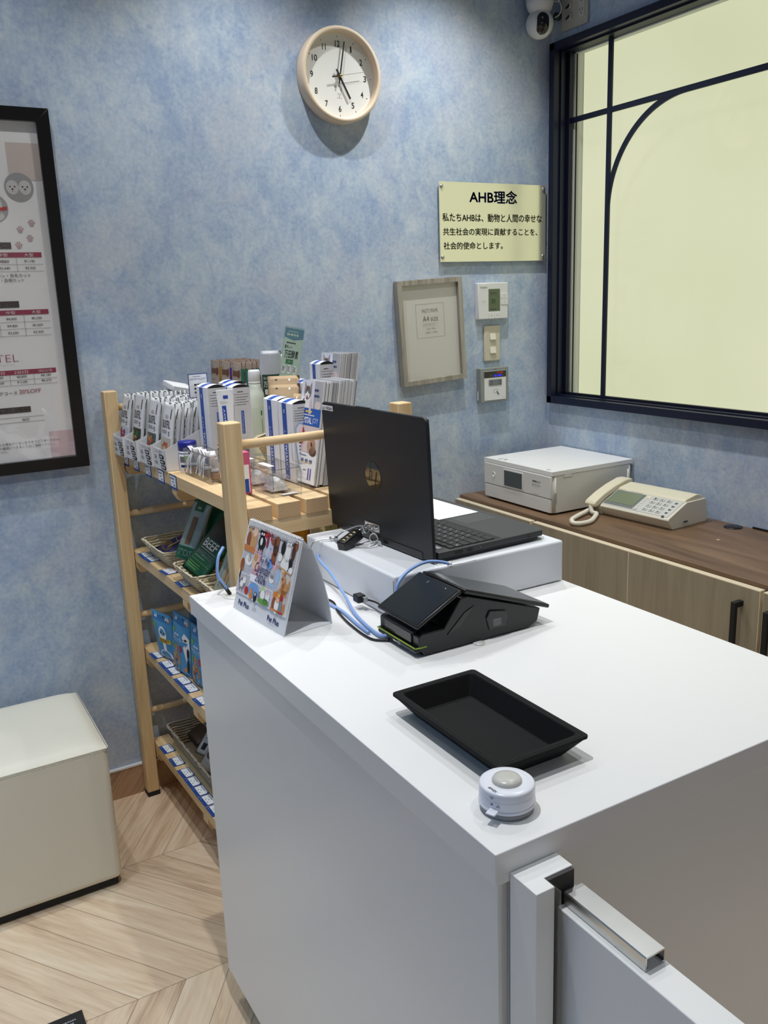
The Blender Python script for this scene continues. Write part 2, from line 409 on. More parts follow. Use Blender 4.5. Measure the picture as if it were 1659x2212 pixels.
def arc(sy, yc):
    b = MB(); R0, R1 = .300, .3175; zc = 1.6907
    pts = [(yc+sy*R1*math.cos(a), zc+R1*math.sin(a)) for a in [PI/2*i/28 for i in range(29)]]+[(yc+sy*R0*math.cos(a), zc+R0*math.sin(a)) for a in [PI/2*i/28 for i in range(28, -1, -1)]]
    b.prism(pts, 'x', .0318, .0372, navy, T); return b.build('curved_muntin', wn)
arc(1, -.5558); arc(-1, -1.3112)
MB().box(.039, .043, WY1+.002, WY0-.002, WZ0+.004, WZ1-.004, pane, 0, T).build('glass_pane', wn)
blind = mat('lit_pale_yellow_blind', C(232, 234, 196), .8)
nt = blind.node_tree; b = nt.nodes['Principled BSDF']; g = nt.nodes.new('ShaderNodeNewGeometry')
nn = noise_n(nt, g.outputs['Position'], 1.3, 2); cc = ramp(nt, nn, [(.35, C(225, 229, 190)), (.65, C(236, 238, 204))])
b.inputs['Base Color'].default_value = C(70, 70, 62); nt.links.new(cc, b.inputs['Emission Color']); b.inputs['Emission Strength'].default_value = .86; b.inputs['Specular IOR Level'].default_value = 0
MB().box(.094, .099, WY1-.1, WY0+.046, WZ0-.05, WZ1+.05, blind, 0, T).build('lit_blind', wn)
# ================================================================ things on the walls
# ---- clock
CX, CZ = -.818, 2.076
clock = thing('wall_clock', 'round white wall clock with pale wooden rim and black numerals', 'clock', (CX, 0, CZ))
RY = Matrix.Rotation(PI/2, 4, 'X')     # lathe axis z -> towards the viewer (-y)
clock_wood = mat('pale_clock_wood', C(222, 202, 176), .5, noise=.03, nscale=50)
dialm = mat('clock_dial_white', C(236, 236, 232), .6)
MB().lathe([(.124, .0), (.1285, .002), (.130, .008), (.130, .038), (.128, .0425), (.1255, .0448), (.1205, .045), (.1175, .0438), (.1162, .041), (.1162, .016)], clock_wood, 96, RY).build('rim', clock)
MB().lathe([(0, .004), (.1245, .004), (.1245, .017), (0, .017)], dialm, 96, RY, False).build('dial', clock)
p = Pr((0, -.017, 0), **FY)
for k in range(1, 13):
    a = PI/2-k*PI/6; r = .0875; s = str(k); h = .0166; wd = {1: .0045, 10: .0165, 11: .0115, 12: .0155}.get(k, .0088)
    p.text(s, r*math.cos(a)-wd/2, r*math.cos(a)+wd/2, r*math.sin(a)-h/2, r*math.sin(a)+h/2, ink, 1, bold=.012, res=6)
for k in range(60):
    a = PI/2-k*PI/30; big = k % 5 == 0; r = .1062; t = .0011 if big else .0004; l = .0016 if big else .0006
    d = V(math.cos(a), math.sin(a)); n = V(-d.y, d.x)
    p.pl([tuple((d*(r+i*l)+n*(j*t)).to_2d()) if False else ((d*(r+i*l)+n*(j*t)).x, (d*(r+i*l)+n*(j*t)).y) for i, j in ((-1, -1), (1, -1), (1, 1), (-1, 1))], ink if big else inkg, 1)
p.build('numerals', clock); p = Pr((0, -.017, 0), **FY); p.rect(-.009, .009, -.0588, -.0582, inkg); p.rect(-.0006, .0006, -.057, -.049, inkg)
for r in (.003, .0048): p.rect(-r-.0003, -r+.0003, -.049, -.0445, inkg); p.rect(r-.0003, r+.0003, -.049, -.0445, inkg)
p.build('radio_symbol', clock)
def hand(name, ang, l, tail, wd, y, tw=None):
    a = math.radians(90-ang); d = V(math.cos(a), 0, math.sin(a)); n = V(-math.sin(a), 0, math.cos(a)); b = MB()
    tw = tw or wd
    M = Matrix(((d.x, 0, n.x, 0), (0, 1, 0, y), (d.z, 0, n.z, 0), (0, 0, 0, 1)))
    b.box(0, l, -.0006, .0006, -wd/2, wd/2, ink, 0, M).box(-tail, 0, -.0006, .0006, -tw/2, tw/2, ink, 0, M)
    return b.build(name, clock)
hand('hour_hand', 151.5, .068, .02, .0058, -.024); hand('minute_hand', 11, .094, .022, .0042, -.027); hand('second_hand', 79, .078, .028, .0007, -.030, .0042)
MB().lathe([(0, .017), (.004, .017), (.004, .032), (.0025, .0335), (0, .0335)], mat('brass_pin', C(190, 160, 80), .3, 1.), 20, RY).build('hub', clock)
MB().lathe([(0, .0395), (.1163, .0395), (.1163, .0405), (0, .0405)], pane, 64, RY, False).build('glass_cover', clock)

# ---- framed price poster
PR, PL_, PB, PT = -1.647, -2.307, 1.0249, 1.932
poster = thing('framed_price_poster', 'large black framed price poster hung left of the wooden rack', 'poster', ((PL_+PR)/2, 0, PB))
blk_frame = mat('black_frame', C(14, 14, 15), .28, spec=.5)
fw = .032
f = MB()
f.prism([(PL_, PB), (PR, PB), (PR-fw, PB+fw), (PL_+fw, PB+fw)], 'y', -.024, -.001, blk_frame, bev=.001)
f.prism([(PL_, PT), (PL_+fw, PT-fw), (PR-fw, PT-fw), (PR, PT)], 'y', -.024, -.001, blk_frame, bev=.001)
f.prism([(PR, PB), (PR, PT), (PR-fw, PT-fw), (PR-fw, PB+fw)], 'y', -.024, -.001, blk_frame, bev=.001)
f.prism([(PL_, PB), (PL_+fw, PB+fw), (PL_+fw, PT-fw), (PL_, PT)], 'y', -.024, -.001, blk_frame, bev=.001)
put(f, 'frame', poster)
postp = mat('poster_paper', C(244, 242, 240), .75)
put(MB().box(PL_+.01, PR-.01, -.0118, -.004, PB+.01, PT-.01, postp), 'poster_sheet', poster)
p = Pr((0, -.012, 0), **FY)
p.rect(-1.757, -1.679, 1.762, 1.85, mat('warm_beige_block', C(214, 200, 192), .7), 0)
catg = mat('grey_photo_ink', C(168, 166, 166), .7); catl = mat('pale_fur_ink', C(214, 211, 208), .7)
def pet_disc(cx, cz, r):
    p.disc(cx, cz, r, r, catg, 1, 40)
    for dx in (-.46, .40): p.disc(cx+dx*r, cz-.02*r, .43*r, .5*r, catl, 2); 
    for dx in (-.46, .40):
        for e in (-.16, .16): p.disc(cx+(dx+e)*r, cz+.03*r, .055*r, .06*r, brown_ink, 3, 10)
        p.disc(cx+dx*r, cz-.14*r, .07*r, .06*r, brown_ink, 3, 10); p.disc(cx+dx*r, cz-.3*r, .05*r, .04*r, pink_ink, 3, 10)
pet_disc(-1.737, 1.745, .0345)
p.disc(-1.803, 1.694, .034, .034, catg, 1, 40).disc(-1.806, 1.70, .024, .026, catl, 2).pl([(-1.797, 1.686), (-1.772, 1.69), (-1.772, 1.699), (-1.786, 1.696)], red_ink, 3).disc(-1.8, 1.675, .02, .012, catl, 2)
for cx, cz in ((-1.718, 1.659), (-1.747, 1.643), (-1.726, 1.622), (-1.755, 1.605)):
    p.disc(cx, cz-.003, .0055, .005, pink_ink, 1, 14)
    for dx, dz in ((-.0065, .002), (-.0025, .0065), (.0025, .0065), (.0065, .002)): p.disc(cx+dx, cz+dz, .0021, .0027, pink_ink, 1, 10)
def head(x1, z0, z1, t, tx0): p.rect(PL_+.16, x1, z0, z1, brown_ink, 1); p.text(t, tx0, x1-.008, z0+.003, z1-.003, postp, 2, .01)
def tab(z0, z1, xr, heads, rows, cols, line_r):
    p.rect(PL_+.06, xr, z0, z1, crim_ink, 1)
    for x, t in zip(cols, heads): p.text(t, x-.011 if len(t) < 4 else x-.017, x+.011 if len(t) < 4 else x+.017, z0+.002, z1-.002, postp, 2)
    p.rect((cols[-1]+cols[-2])/2-.0004, (cols[-1]+cols[-2])/2+.0004, rows[-1][0]-.008, z1, inkg, 2)
    p.rect((cols[-2]+cols[-3])/2-.0004, (cols[-2]+cols[-3])/2+.0004, rows[-1][0]-.008, z1, inkg, 2)
    for z, vals in rows:
        p.rect(PL_+.06, line_r, z-.0085, z-.0078, inkg, 1)
        for x, v in zip(cols, vals): p.text(v, x-.0125, x+.0125, z-.0035, z+.0035, brown_ink, 2, .004)
head(-1.7735, 1.5965, 1.6125, 'グルーミングメニュー', -1.94)
tab(1.576, 1.588, -1.7035, ['小型', '中型', '大型'], [(1.5665, ['¥550', '¥880', '¥1,100']), (1.5495, ['¥2,200', '¥2,640', '¥3,300'])], [-1.855, -1.796, -1.7345], -1.702)
p.text('爪切り・肛門バリカン・耳毛カット', -1.90, -1.736, 1.527, 1.536, brown_ink, 2); p.text('シャンプー・デンタルケア・目頭カット', -1.93, -1.753, 1.5155, 1.5245, brown_ink, 2)
head(-1.773, 1.4525, 1.4685, 'トリミングメニュー', -1.93)
tab(1.434, 1.446, -1.7035, ['小型', '中型', '大型'], [(1.424, ['¥3,300', '¥4,400', '¥5,500']), (1.4065, ['¥3,300', '¥4,400', '¥5,500']), (1.389, ['¥1,650', '¥2,200', '¥3,300'])], [-1.855, -1.796, -1.7345], -1.702)
p.text('PET HOTEL', -1.965, -1.792, 1.3165, 1.335, crim_ink, 2, -.02); p.rect(-1.96, -1.803, 1.3087, 1.3093, inkl)
tab(1.283, 1.295, -1.703, ['1泊2日', '2泊3日', '5泊以上(1泊)'], [(1.277, ['¥4,400', '¥8,800', '¥4,180']), (1.2635, ['¥6,600', '¥13,200', '¥6,270'])], [-1.847, -1.79, -1.73], -1.702)
p.text('ご宿泊トリミングコース', -1.93, -1.806, 1.232, 1.241, brown_ink, 2, .006); p.text('20%OFF', -1.801, -1.747, 1.233, 1.2435, crim_ink, 2)
head(-1.778, 1.1845, 1.1995, 'ペットの一時預かり', -1.94)
for z in (1.1724, 1.1594): p.rect(PL_+.06, -1.746, z-.0004, z+.0004, inkg)
p.text('¥650', -1.803, -1.785, 1.1625, 1.169, brown_ink, 2, .004)
p.rect(-1.7405, -1.679, 1.0575, 1.1275, palep_ink, 1)
p.text('料金が異なる場合がございますのでご了承ください。', -1.90, -1.715, 1.1015, 1.1085, brown_ink, 3); p.text('上記以外の種類につきましてはご相談ください。', -1.90, -1.729, 1.091, 1.098, brown_ink, 3); p.text('ご連絡ください。', -1.90, -1.848, 1.0815, 1.088, brown_ink, 3)
put(p, 'poster_print', poster)
put(MB().box(PL_+.02, PR-.02, -.0152, -.0146, PB+.02, PT-.02, glass('poster_glass', (.99, .99, .99, 1), .05)), 'glass_cover', poster)

# ---- brass sign
sign = thing('brass_sign_plate', 'brushed brass company philosophy sign with navy Japanese lettering', 'sign', (-.2491, -.011, 1.5498))
brass = mat('brushed_brass', C(246, 244, 218), .3, .6, aniso=.0)
nt = brass.node_tree; bb = nt.nodes['Principled BSDF']; tc = nt.nodes.new('ShaderNodeTexCoord')
sv = mapping(nt, tc.outputs['Object'], (6, 1, 420)); rf = noise_n(nt, sv, 1., 3, .6); mr = nt.nodes.new('ShaderNodeMapRange'); mr.inputs['To Min'].default_value = .16; mr.inputs['To Max'].default_value = .30
nt.links.new(rf, mr.inputs['Value']); nt.links.new(mr.outputs[0], bb.inputs['Roughness'])
put(MB().box(-.4703, -.0279, -.0135, -.0105, 1.5498, 1.7991, brass, .0008), 'plate', sign)
for x, z in ((-.461, 1.784), (-.0395, 1.786), (-.0395, 1.5655), (-.461, 1.5645)):
    put(MB().lathe([(.006, 0), (.006, .0125), (.0064, .0145), (.005, .0175), (.003, .0185), (0, .0185)], steel, 20, Matrix.Translation((x, 0, z)) @ RY), 'screw', sign)
p = Pr((0, -.0136, 0), **FY)
p.text('AHB理念', -.3505, -.1545, 1.7365, 1.776, navy_ink, 1, .03, res=6); put(p, 'title_lettering', sign); p = Pr((0, -.0136, 0), **FY)
p.text('私たちAHBは、動物と人間の幸せな', -.459, -.0455, 1.6765, 1.7025, ink, 1, .014, res=6); put(p, 'lettering', sign); p = Pr((0, -.0136, 0), **FY)
p.text('共生社会の実現に貢献することを、', -.4575, -.0645, 1.6335, 1.6565, ink, 1, .014, res=6); put(p, 'lettering', sign); p = Pr((0, -.0136, 0), **FY)
p.text('社会的使命とします。', -.4565, -.215, 1.5895, 1.6125, ink, 1, .014, res=6)
put(p, 'lettering', sign)

# ---- A4 photo frame hanging slightly crooked
a4 = thing('photo_frame', 'grey wood photo frame with blank A4 insert hung slightly crooked', 'picture frame', (-.512, 0, 1.33), rot=(0, -math.radians(2.6), 0))
greyw = wood('grey_frame_wood', [(.3, C(120, 114, 102)), (.5, C(158, 152, 138)), (.7, C(182, 177, 164))], 'z', 1.6, .6)
hw, hh, t = .1255, .168, .0165
f = MB()
f.prism([(-hw, -hh), (hw, -hh), (hw-t, -hh+t), (-hw+t, -hh+t)], 'y', -.026, -.002, greyw, bev=.0008).prism([(-hw, hh), (-hw+t, hh-t), (hw-t, hh-t), (hw, hh)], 'y', -.026, -.002, greyw, bev=.0008)
f.prism([(hw, -hh), (hw, hh), (hw-t, hh-t), (hw-t, -hh+t)], 'y', -.026, -.002, greyw, bev=.0008).prism([(-hw, -hh), (-hw+t, -hh+t), (-hw+t, hh-t), (-hw, hh)], 'y', -.026, -.002, greyw, bev=.0008)
f.build('frame', a4)
MB().box(-hw+.008, hw-.008, -.0125, -.004, -hh+.008, hh-.008, mat('insert_paper', C(224, 221, 213), .7)).build('insert_sheet', a4)
p = Pr((0, -.0126, 0), **FY); p.frame(-.0555, .0545, -.019, .09, .0006, inkg)
p.text('PHOTO FRAME', -.031, .0305, .0615, .0735, inkg, 1, -.012); p.text('A4', -.030, -.0055, .0335, .051, inkg, 1); p.text('SIZE', .0005, .0305, .0335, .0455, inkg, 1)
p.rect(-.03, .03, .0265, .027, inkl); p.lines(-.03, .03, .0215, .0255, 1, inkl); p.rect(-.03, .03, .0165, .017, inkl)
p.text('21.0cm × 29.7cm', -.017, .018, .006, .012, inkg, 1, -.01); p.text('8.268in × 11.693in', -.021, .024, -.0055, .0005, inkg, 1, -.01)
p.build('insert_print', a4)
MB().box(-hw+.012, hw-.012, -.0175, -.0165, -hh+.012, hh-.012, glass('frame_glass', (.98, .98, .98, 1), .03)).build('glass_cover', a4)

# ---- thermostat
th = thing('thermostat', 'white air conditioner controller with small green display', 'thermostat', (-.261, 0, 1.419))
put(MB().box(-.3245, -.1975, -.02, -.0005, 1.3595, 1.4805, white_pl, .003), 'body', th)
put(MB().box(-.281, -.2325, -.0208, -.0195, 1.386, 1.4595, mat('lcd_green', C(92, 106, 78), .25), .0006), 'display', th)
def wbtn(x0, x1, z0, z1, par): put(MB().box(x0, x1, -.0217, -.019, z0, z1, white_pl, .0007), 'button', par)
for a in ((-.2295, -.199, 1.4265, 1.4455), (-.2295, -.199, 1.4065, 1.4255), (-.2815, -.2575, 1.3615, 1.383), (-.2565, -.2325, 1.3615, 1.383), (-.3165, -.2865, 1.4665, 1.477)): wbtn(*a, th)
p = Pr((0, -.0218, 0), **FY); p.text('23', -.271, -.254, 1.413, 1.4265, mat('lcd_ink', C(52, 62, 46), .5), 1); put(p, 'readout_digits', th); p = Pr((0, -.0218, 0), **FY); p.lines(-.276, -.24, 1.443, 1.448, 1, MATS['lcd_ink'], 1); p.lines(-.276, -.24, 1.39, 1.395, 1, MATS['lcd_ink'], 1)
p.lines(-.3125, -.288, 1.4175, 1.421, 1, inkl, 1); put(p, 'display_symbols', th); p = Pr((0, -.0218, 0), **FY); p.text('∧', -.217, -.2115, 1.4335, 1.4385, inkl, 1); p.text('∨', -.217, -.2115, 1.4135, 1.4185, inkl, 1); p.text('<', -.272, -.267, 1.369, 1.375, inkl, 1); p.text('>', -.247, -.242, 1.369, 1.375, inkl, 1)
p.lines(-.3125, -.2895, 1.46, 1.463, 1, inkl, 1); put(p, 'markings', th)

# ---- light switch plate
sw = thing('light_switch', 'beige wall plate with two small square light switches', 'light switch', (-.257, 0, 1.276))
put(MB().box(-.2915, -.2225, -.008, -.0005, 1.2165, 1.3365, beige_pl, .004, seg=3), 'plate', sw)
ivory = mat('ivory_switch', C(228, 224, 206), .4)
for z in (1.2995, 1.2535): put(MB().box(-.2695, -.2425, -.0088, -.0075, z-.012, z+.0125, beige_pl, .0006).prism([(-.0085, z-.010), (-.0135, z-.010), (-.0095, z+.011), (-.0085, z+.011)], 'x', -.268, -.244, ivory, bev=.0006), 'switch', sw)

# ---- security card reader
cr = thing('card_reader', 'grey and white wall card reader with red and blue digital readout', 'card reader', (-.26, 0, 1.136))
rgrey = mat('reader_grey', C(140, 146, 142), .5)
put(MB().box(-.321, -.2005, -.026, -.0005, 1.0765, 1.195, rgrey, .002), 'body', cr)
put(MB().box(-.3065, -.2135, -.0275, -.0255, 1.0835, 1.184, mat('reader_face', C(228, 228, 226), .4), .0006), 'face_panel', cr)
put(MB().box(-.3065, -.2135, -.0281, -.0262, 1.1615, 1.1835, black_gl, .0003), 'readout', cr)
led_r = mat('red_led', C(190, 50, 40), .5, emit=C(220, 50, 35), es=.6); led_b = mat('blue_led', C(40, 40, 220), .5, emit=C(50, 50, 255), es=1.1)
p = Pr((0, -.0282, 0), **FY); p.text('17:02', -.253, -.23, 1.1745, 1.180, led_r, 1); p.text('88 888', -.266, -.233, 1.1645, 1.1715, led_b, 1); p.lines(-.285, -.269, 1.1665, 1.170, 1, inkg, 1)
p.rect(-.2285, -.2265, 1.176, 1.179, led_r); p.rect(-.2285, -.2265, 1.166, 1.168, mat('amber_led', C(200, 150, 60), .5))
p.rect(-.2885, -.2325, 1.134, 1.1545, mat('reader_key_pad', C(122, 126, 128), .5), 1)
for bx in (-.2845, -.2485):
    for i in range(2):
        for j in range(2): p.disc(bx+.005+i*.006, 1.14+j*.008, .0018, .0018, ink, 2, 8)
p.frame(-.268, -.25, 1.1085, 1.1205, .0008, inkg, 1).pl([(-.256, 1.112), (-.252, 1.114), (-.244, 1.103), (-.248, 1.1)], inkg, 2)
p.text('TAKEX', -.2275, -.217, 1.0875, 1.0895, inkg, 1) if False else p.lines(-.2275, -.217, 1.0875, 1.0898, 1, inkg, 1)
p.frame(-.3035, -.2985, 1.087, 1.093, .0004, inkl, 1); put(p, 'markings', cr)
p = Pr((0, -.0262, 0), **FY); p.lines(-.267, -.25, 1.188, 1.191, 1, ink, 1); p2 = Pr((-.3211, 0, 0), **FX); p2.rect(.006, .012, 1.085, 1.117, white_pp); put(p, 'maker_mark', cr); put(p2, 'side_sticker', cr)

# ---- security camera hanging in the corner
cam = thing('security_camera', 'white ball shaped security camera hanging in the upper corner', 'security camera', (-.0985, -.06, 2.282))
cw_ = mat('camera_white', C(222, 221, 217), .4)
put(MB().lathe([(0, 0), (.014, .001), (.027, .008), (.0375, .021), (.0435, .038), (.045, .056), (.0442, .0565)], cw_, 48, Matrix.Translation((-.0985, -.06, 2.301))).lathe([(.0442, .058), (.045, .0585), (.0435, .075), (.036, .092), (.02, .1), (0, .102)], cw_, 48, Matrix.Translation((-.0985, -.06, 2.301))), 'base', cam)
hd = Matrix.Translation((-.0985, -.06, 2.282))
put(MB().lathe([(0, -.044)]+[(.044*math.cos(a), .044*math.sin(a)) for a in [math.radians(-84+12*i) for i in range(14)]], cw_, 48, hd), 'head', cam)
dv = V(-.40, -.88, -.2).normalized(); sx_ = dv.cross(V(0, 0, 1)).normalized(); sz_ = sx_.cross(dv)
b = MB(); c0 = V(-.0985, -.06, 2.282)
def lens(u, v_):
    x = .0195*math.cos(PI*(1-u)); z = (2*v_-1)*(.0125+math.sqrt(max(.0195**2-x*x, 0)))
    yy = math.sqrt(max(.0446**2-x*x-z*z, 0)); return c0+sx_*x+sz_*z+dv*yy
b.grid(lens, 24, 24, black_gl); put(b, 'lens_window', cam)
put(Pr(c0+dv*.0455+sz_*.016+sx_*.004, sx_*1, sz_).disc(0, 0, .003, .003, mat('lens_ring', C(120, 110, 104), .2), 0, 16), 'lens', cam)
put(MB().lathe([(0, 0), (.0022, .0005), (.0022, .001)], mat('status_blue', C(70, 80, 230), .3, emit=C(70, 80, 255), es=2.5), 10, Matrix.Translation((-.1345, -.0835, 2.350)) @ Matrix.Rotation(math.radians(90), 4, (.6, -.6, 0))), 'status_light', cam)
put(MB().box(-.118, -.078, -.075, -.0005, 2.402, 2.418, cw_, .004).box(-.125, -.072, -.012, -.0003, 2.38, 2.44, cw_, .003), 'bracket', cam)

# ---- outlet plate high on the right wall
ol = thing('wall_outlet', 'beige double outlet plate above the navy window frame', 'outlet', (0, -.12, 2.318))
op = mat('outlet_beige', C(196, 190, 172), .5)
put(MB().box(-.009, -.0003, -.183, -.062, 2.266, 2.386, op, .003), 'plate', ol)
for y0 in (-.158, -.105):
    put(MB().box(-.0115, -.008, y0-.0135, y0+.0135, 2.288, 2.372, mat('outlet_face', C(208, 203, 188), .5), .001), 'socket_face', ol)
p = Pr((-.0117, 0, 0), **FX)
for y0 in (-.158,):
    for z0 in (2.30, 2.335): p.rect(-y0-.0065, -y0-.0045, z0+.006, z0+.014, ink); p.rect(-y0+.0045, -y0+.0065, z0+.006, z0+.014, ink); p.rect(-y0-.0015, -y0+.0015, z0-.003, z0+.002, ink)
put(p, 'slots', ol)
for i, z0 in enumerate((2.302, 2.334)):
    pg = thing('power_plug', ['lower black and beige plug in the high outlet', 'upper black and beige plug in the high outlet'][i], 'plug', (-.0118, -.105, z0), group=None)
    put(MB().box(-.02, -.0118, -.116, -.094, z0-.009, z0+.009, op, .004), 'plug_body', pg)
    put(MB().prism([(-.113, z0+.002), (-.097, z0-.006), (-.099, z0-.010), (-.112, z0-.006)], 'x', -.0245, -.02, black_mt, bev=.001), 'plug_grip', pg)
ad = thing('usb_adapter', 'white usb adapter with cables plugged into the high outlet', 'adapter', (-.012, -.118, 2.372))
put(MB().box(-.045, -.0118, -.145, -.085, 2.362, 2.40, white_pl, .004), 'body', ad)
put(MB().tube(smooth_pts([(-.047, -.10, 2.362), (-.052, -.095, 2.345), (-.05, -.08, 2.352), (-.06, -.075, 2.372), (-.075, -.068, 2.40)]), .0022, white_pl), 'cable', ad)
tag(MB().tube(smooth_pts([(-.03, -.055, 2.31), (-.025, -.07, 2.316), (-.03, -.085, 2.33), (-.035, -.08, 2.35), (-.03, -.055, 2.357), (-.06, -.055, 2.36), (-.09, -.058, 2.388)]), .0019, white_pl).build('camera_cable', None), 'thin white cable looped between corner camera and outlet', 'cable')
tag(MB().lathe([(0, 0), (.011, 0), (.012, .002), (.012, .016), (.010, .019), (0, .019)], mat('dark_teal_plug', C(60, 78, 84), .5), 24, Matrix.Translation((-.003, -.045, 2.318)) @ Matrix.Rotation(-PI/2, 4, 'Y')).build('round_wall_knob', None), 'small dark round knob on the wall left of the high outlet', 'knob')
# ================================================================ low cabinets along the right wall
doorw = wood('pale_ash_veneer', [(.3, C(146, 134, 112)), (.5, C(158, 146, 123)), (.72, C(167, 156, 134))], 'z', .8, .5)
door_edge = mat('pale_door_edge', C(222, 208, 180), .5)
walnut = wood('walnut_worktop', [(.28, C(84, 63, 46)), (.46, C(112, 87, 64)), (.6, C(128, 101, 76)), (.78, C(146, 118, 92))], 'y', .45, .42, 9)
for i, (ya, yb) in enumerate(((-.003, -.8255), (-.8265, -1.655))):
    cb = thing('base_cabinet', ['pale wood base cabinet under the printer, end against the clock wall', 'pale wood base cabinet with black bar handles right of the printer'][i], 'cabinet', (-.2, (ya+yb)/2, 0), group='low cabinets along the right wall')
    put(MB().box(-.398, -.004, yb, ya, .06, .743, door_edge).box(-.36, -.01, yb, ya, 0, .06, black_mt), 'body', cb)
    ym = (-.4165, -1.2435)[i]
    for j, (a, b_) in enumerate(((ya, ym+.0045), (ym-.0045, yb))):
        d = MB().box(-.4195, -.4005, b_, a, .066, .749, door_edge, .0012).box(-.4202, -.4194, b_+.0016, a-.0016, .069, .7465, doorw)
        d = put(d, 'door', cb)
        if i == 1:
            hy = ym+.053 if j == 0 else ym-.034
            h = MB()
            h.box(-.4505, -.4405, hy-.0065, hy+.0065, .50, .714, black_mt, .001).box(-.4425, -.4203, hy-.0065, hy+.0065, .70, .714, black_mt, .001).box(-.4425, -.4203, hy-.0065, hy+.0065, .50, .514, black_mt, .001)
            hh_ = h.build('handle', d); hh_.data.transform(mw(d).inverted())
wt = thing('worktop', 'walnut brown wooden worktop running along the right wall', 'worktop', (-.2, -.83, .744))
put(MB().box(-.3988, -.002, -1.66, -.002, .744, .7598, walnut, .001), 'board', wt)
put(MB().lathe([(0, 0), (.0265, 0), (.0265, .0015), (.0235, .003), (0, .003)], black_pl, 32, Matrix.Translation((-.034, -.857, .7598))).box(-.05, -.034, -.861, -.853, .7626, .7631, black_mt), 'cable_grommet', wt)
put(MB().lathe([(0, 0), (.0055, 0), (.005, .0008), (0, .001)], mat('beige_cap', C(206, 172, 132), .5), 20, Matrix.Translation((-.175, -.92, .7598))), 'screw_cap', wt)
tag(MB().box(-.006, -.0008, -1.2, -.90, .7603, .7655, black_pl, .001).build('cable_strip', None), 'thin black strip lying against the right wall on the worktop', 'strip')

# ---- printer
prn = thing('printer', 'white multifunction printer with dark screen on the walnut worktop', 'printer', (-.178, -.2585, .7598))
pw = mat('printer_white', C(226, 225, 220), .45, noise=.015, nscale=400); pw2 = mat('printer_white_lid', C(242, 242, 240), .38)
vert = lambda e: abs(e.verts[0].co.z-e.verts[1].co.z) > .02
px0, px1, py0, py1 = -.350, -.006, -.432, -.085
put(MB().box(px0, px1, py0, py1, .766, .8845, pw, .016, None, 4, vert).box(px0+.012, px1-.012, py0+.012, py1-.012, .7598, .767, black_mt), 'body', prn)
put(MB().box(px0-.002, px1, py0-.0015, py1+.0015, .8855, .899, pw2, .018, None, 5, vert), 'scanner_lid', prn)
put(MB().box(px0-.0045, px0+.004, py0+.001, py1-.001, .8125, .8835, pw, .0022), 'control_panel', prn)
put(MB().box(px0-.004, px0+.004, py0+.004, py1-.004, .7665, .810, pw, .002), 'paper_drawer', prn)
put(MB().box(px0-.0062, px0-.0035, -.297, -.193, .8165, .8755, mat('printer_bezel', C(214, 214, 211), .4), .0012), 'screen_bezel', prn)
put(MB().box(px0-.0067, px0-.005, -.291, -.199, .8205, .8715, mat('printer_screen', C(78, 84, 86), .18), .0006), 'screen', prn)
put(MB().lathe([(.0085, 0), (.0085, .0015), (.0075, .0022), (.0073, .0012), (0, .0012)], pw2, 28, Matrix.Translation((px0-.0043, -.14, .848)) @ Matrix.Rotation(-PI/2, 4, 'Y')), 'power_button', prn)
p = Pr((px0-.0047, 0, 0), **FX)
p.text('EP881A-13', .343, .381, .8555, .8615, ink, 1, .02); p.text('EPSON', .3415, .3795, .8425, .8505, inkl, 1); p.text('EP-882AW', .345, .374, .8155, .819, inkl, 1); put(p, 'front_lettering', prn)
p = Pr((0, py0-.0002, 0), **FY)
p.rect(-.3435, -.3428, .768, .884, inkl); p.pl([(-.3395, .828), (-.334, .831), (-.331, .826), (-.331, .796), (-.334, .791), (-.3395, .794)], mat('recess_grey', C(176, 175, 170), .6)); put(p, 'side_seam', prn)
put(MB().box(-.305, -.268, py0-.0016, py0+.002, .874, .8852, pw, .003), 'lid_grip', prn)
p = Pr((0, 0, .8992), **FZ); p.lines(-.34, -.315, -.155, -.14, 2, inkl, 1); p.disc(-.325, -.168, .007, .007, inkl, 1); p.lines(-.338, -.325, -.405, -.385, 2, inkl, 1); put(p, 'lid_stickers', prn)

# ---- telephone with fax
ph = thing('telephone', 'cream fax telephone with curly cord beside the printer', 'telephone', (-.197, -.775, .7598), rz=math.radians(4))
phw = mat('phone_cream', C(226, 220, 202), .4); phc = mat('phone_cover_cream', C(232, 224, 196), .38); phs = mat('phone_silver', C(206, 206, 198), .35)
prof = [(0, .004), (.004, .0), (.158, .0), (.164, .006), (.158, .066), (.150, .072), (.066, .072), (-.013, .036), (-.017, .030)]
MB().prism(prof, 'y', 0, .258, phw, None, .0018).build('body', ph)
MB().prism([(.062, .0705), (.066, .0765), (.074, .0795), (.118, .0875), (.135, .0845), (.15, .072), (.15, .066), (.062, .066)], 'y', .006, .256, phc, None, .002).build('paper_cover', ph)
sl = math.atan2(.036, .079)
PX = V(0, -1, 0); PY = V(math.cos(sl), 0, math.sin(sl))
PO = V(-.0135, .258, .0362)
p = Pr(PO, PX, PY, base=.001)
b = MB(); Np = PX.cross(PY)
def slab(mb, x0, x1, y0, y1, h, m, base=0., bev=.0015):
    M = Matrix((( *PX, 0), ( *PY, 0), ( *Np, 0), (0, 0, 0, 1))).transposed(); M = Matrix.Translation(PO) @ M
    mb.box(x0, x1, y0, y1, base-.001, base+h, m, bev, M); return mb
slab(MB(), .002, .250, .003, .085, .002, phs).build('face_panel', ph)
slab(MB(), .006, .118, .006, .080, .0035, mat('phone_display_bezel', C(120, 124, 122), .35)).build('display_bezel', ph)
slab(MB(), .012, .112, .017, .075, .0045, mat('phone_lcd', C(128, 138, 112), .15), bev=.0006).build('display', ph)
keyc = mat('phone_key', C(196, 196, 192), .4)
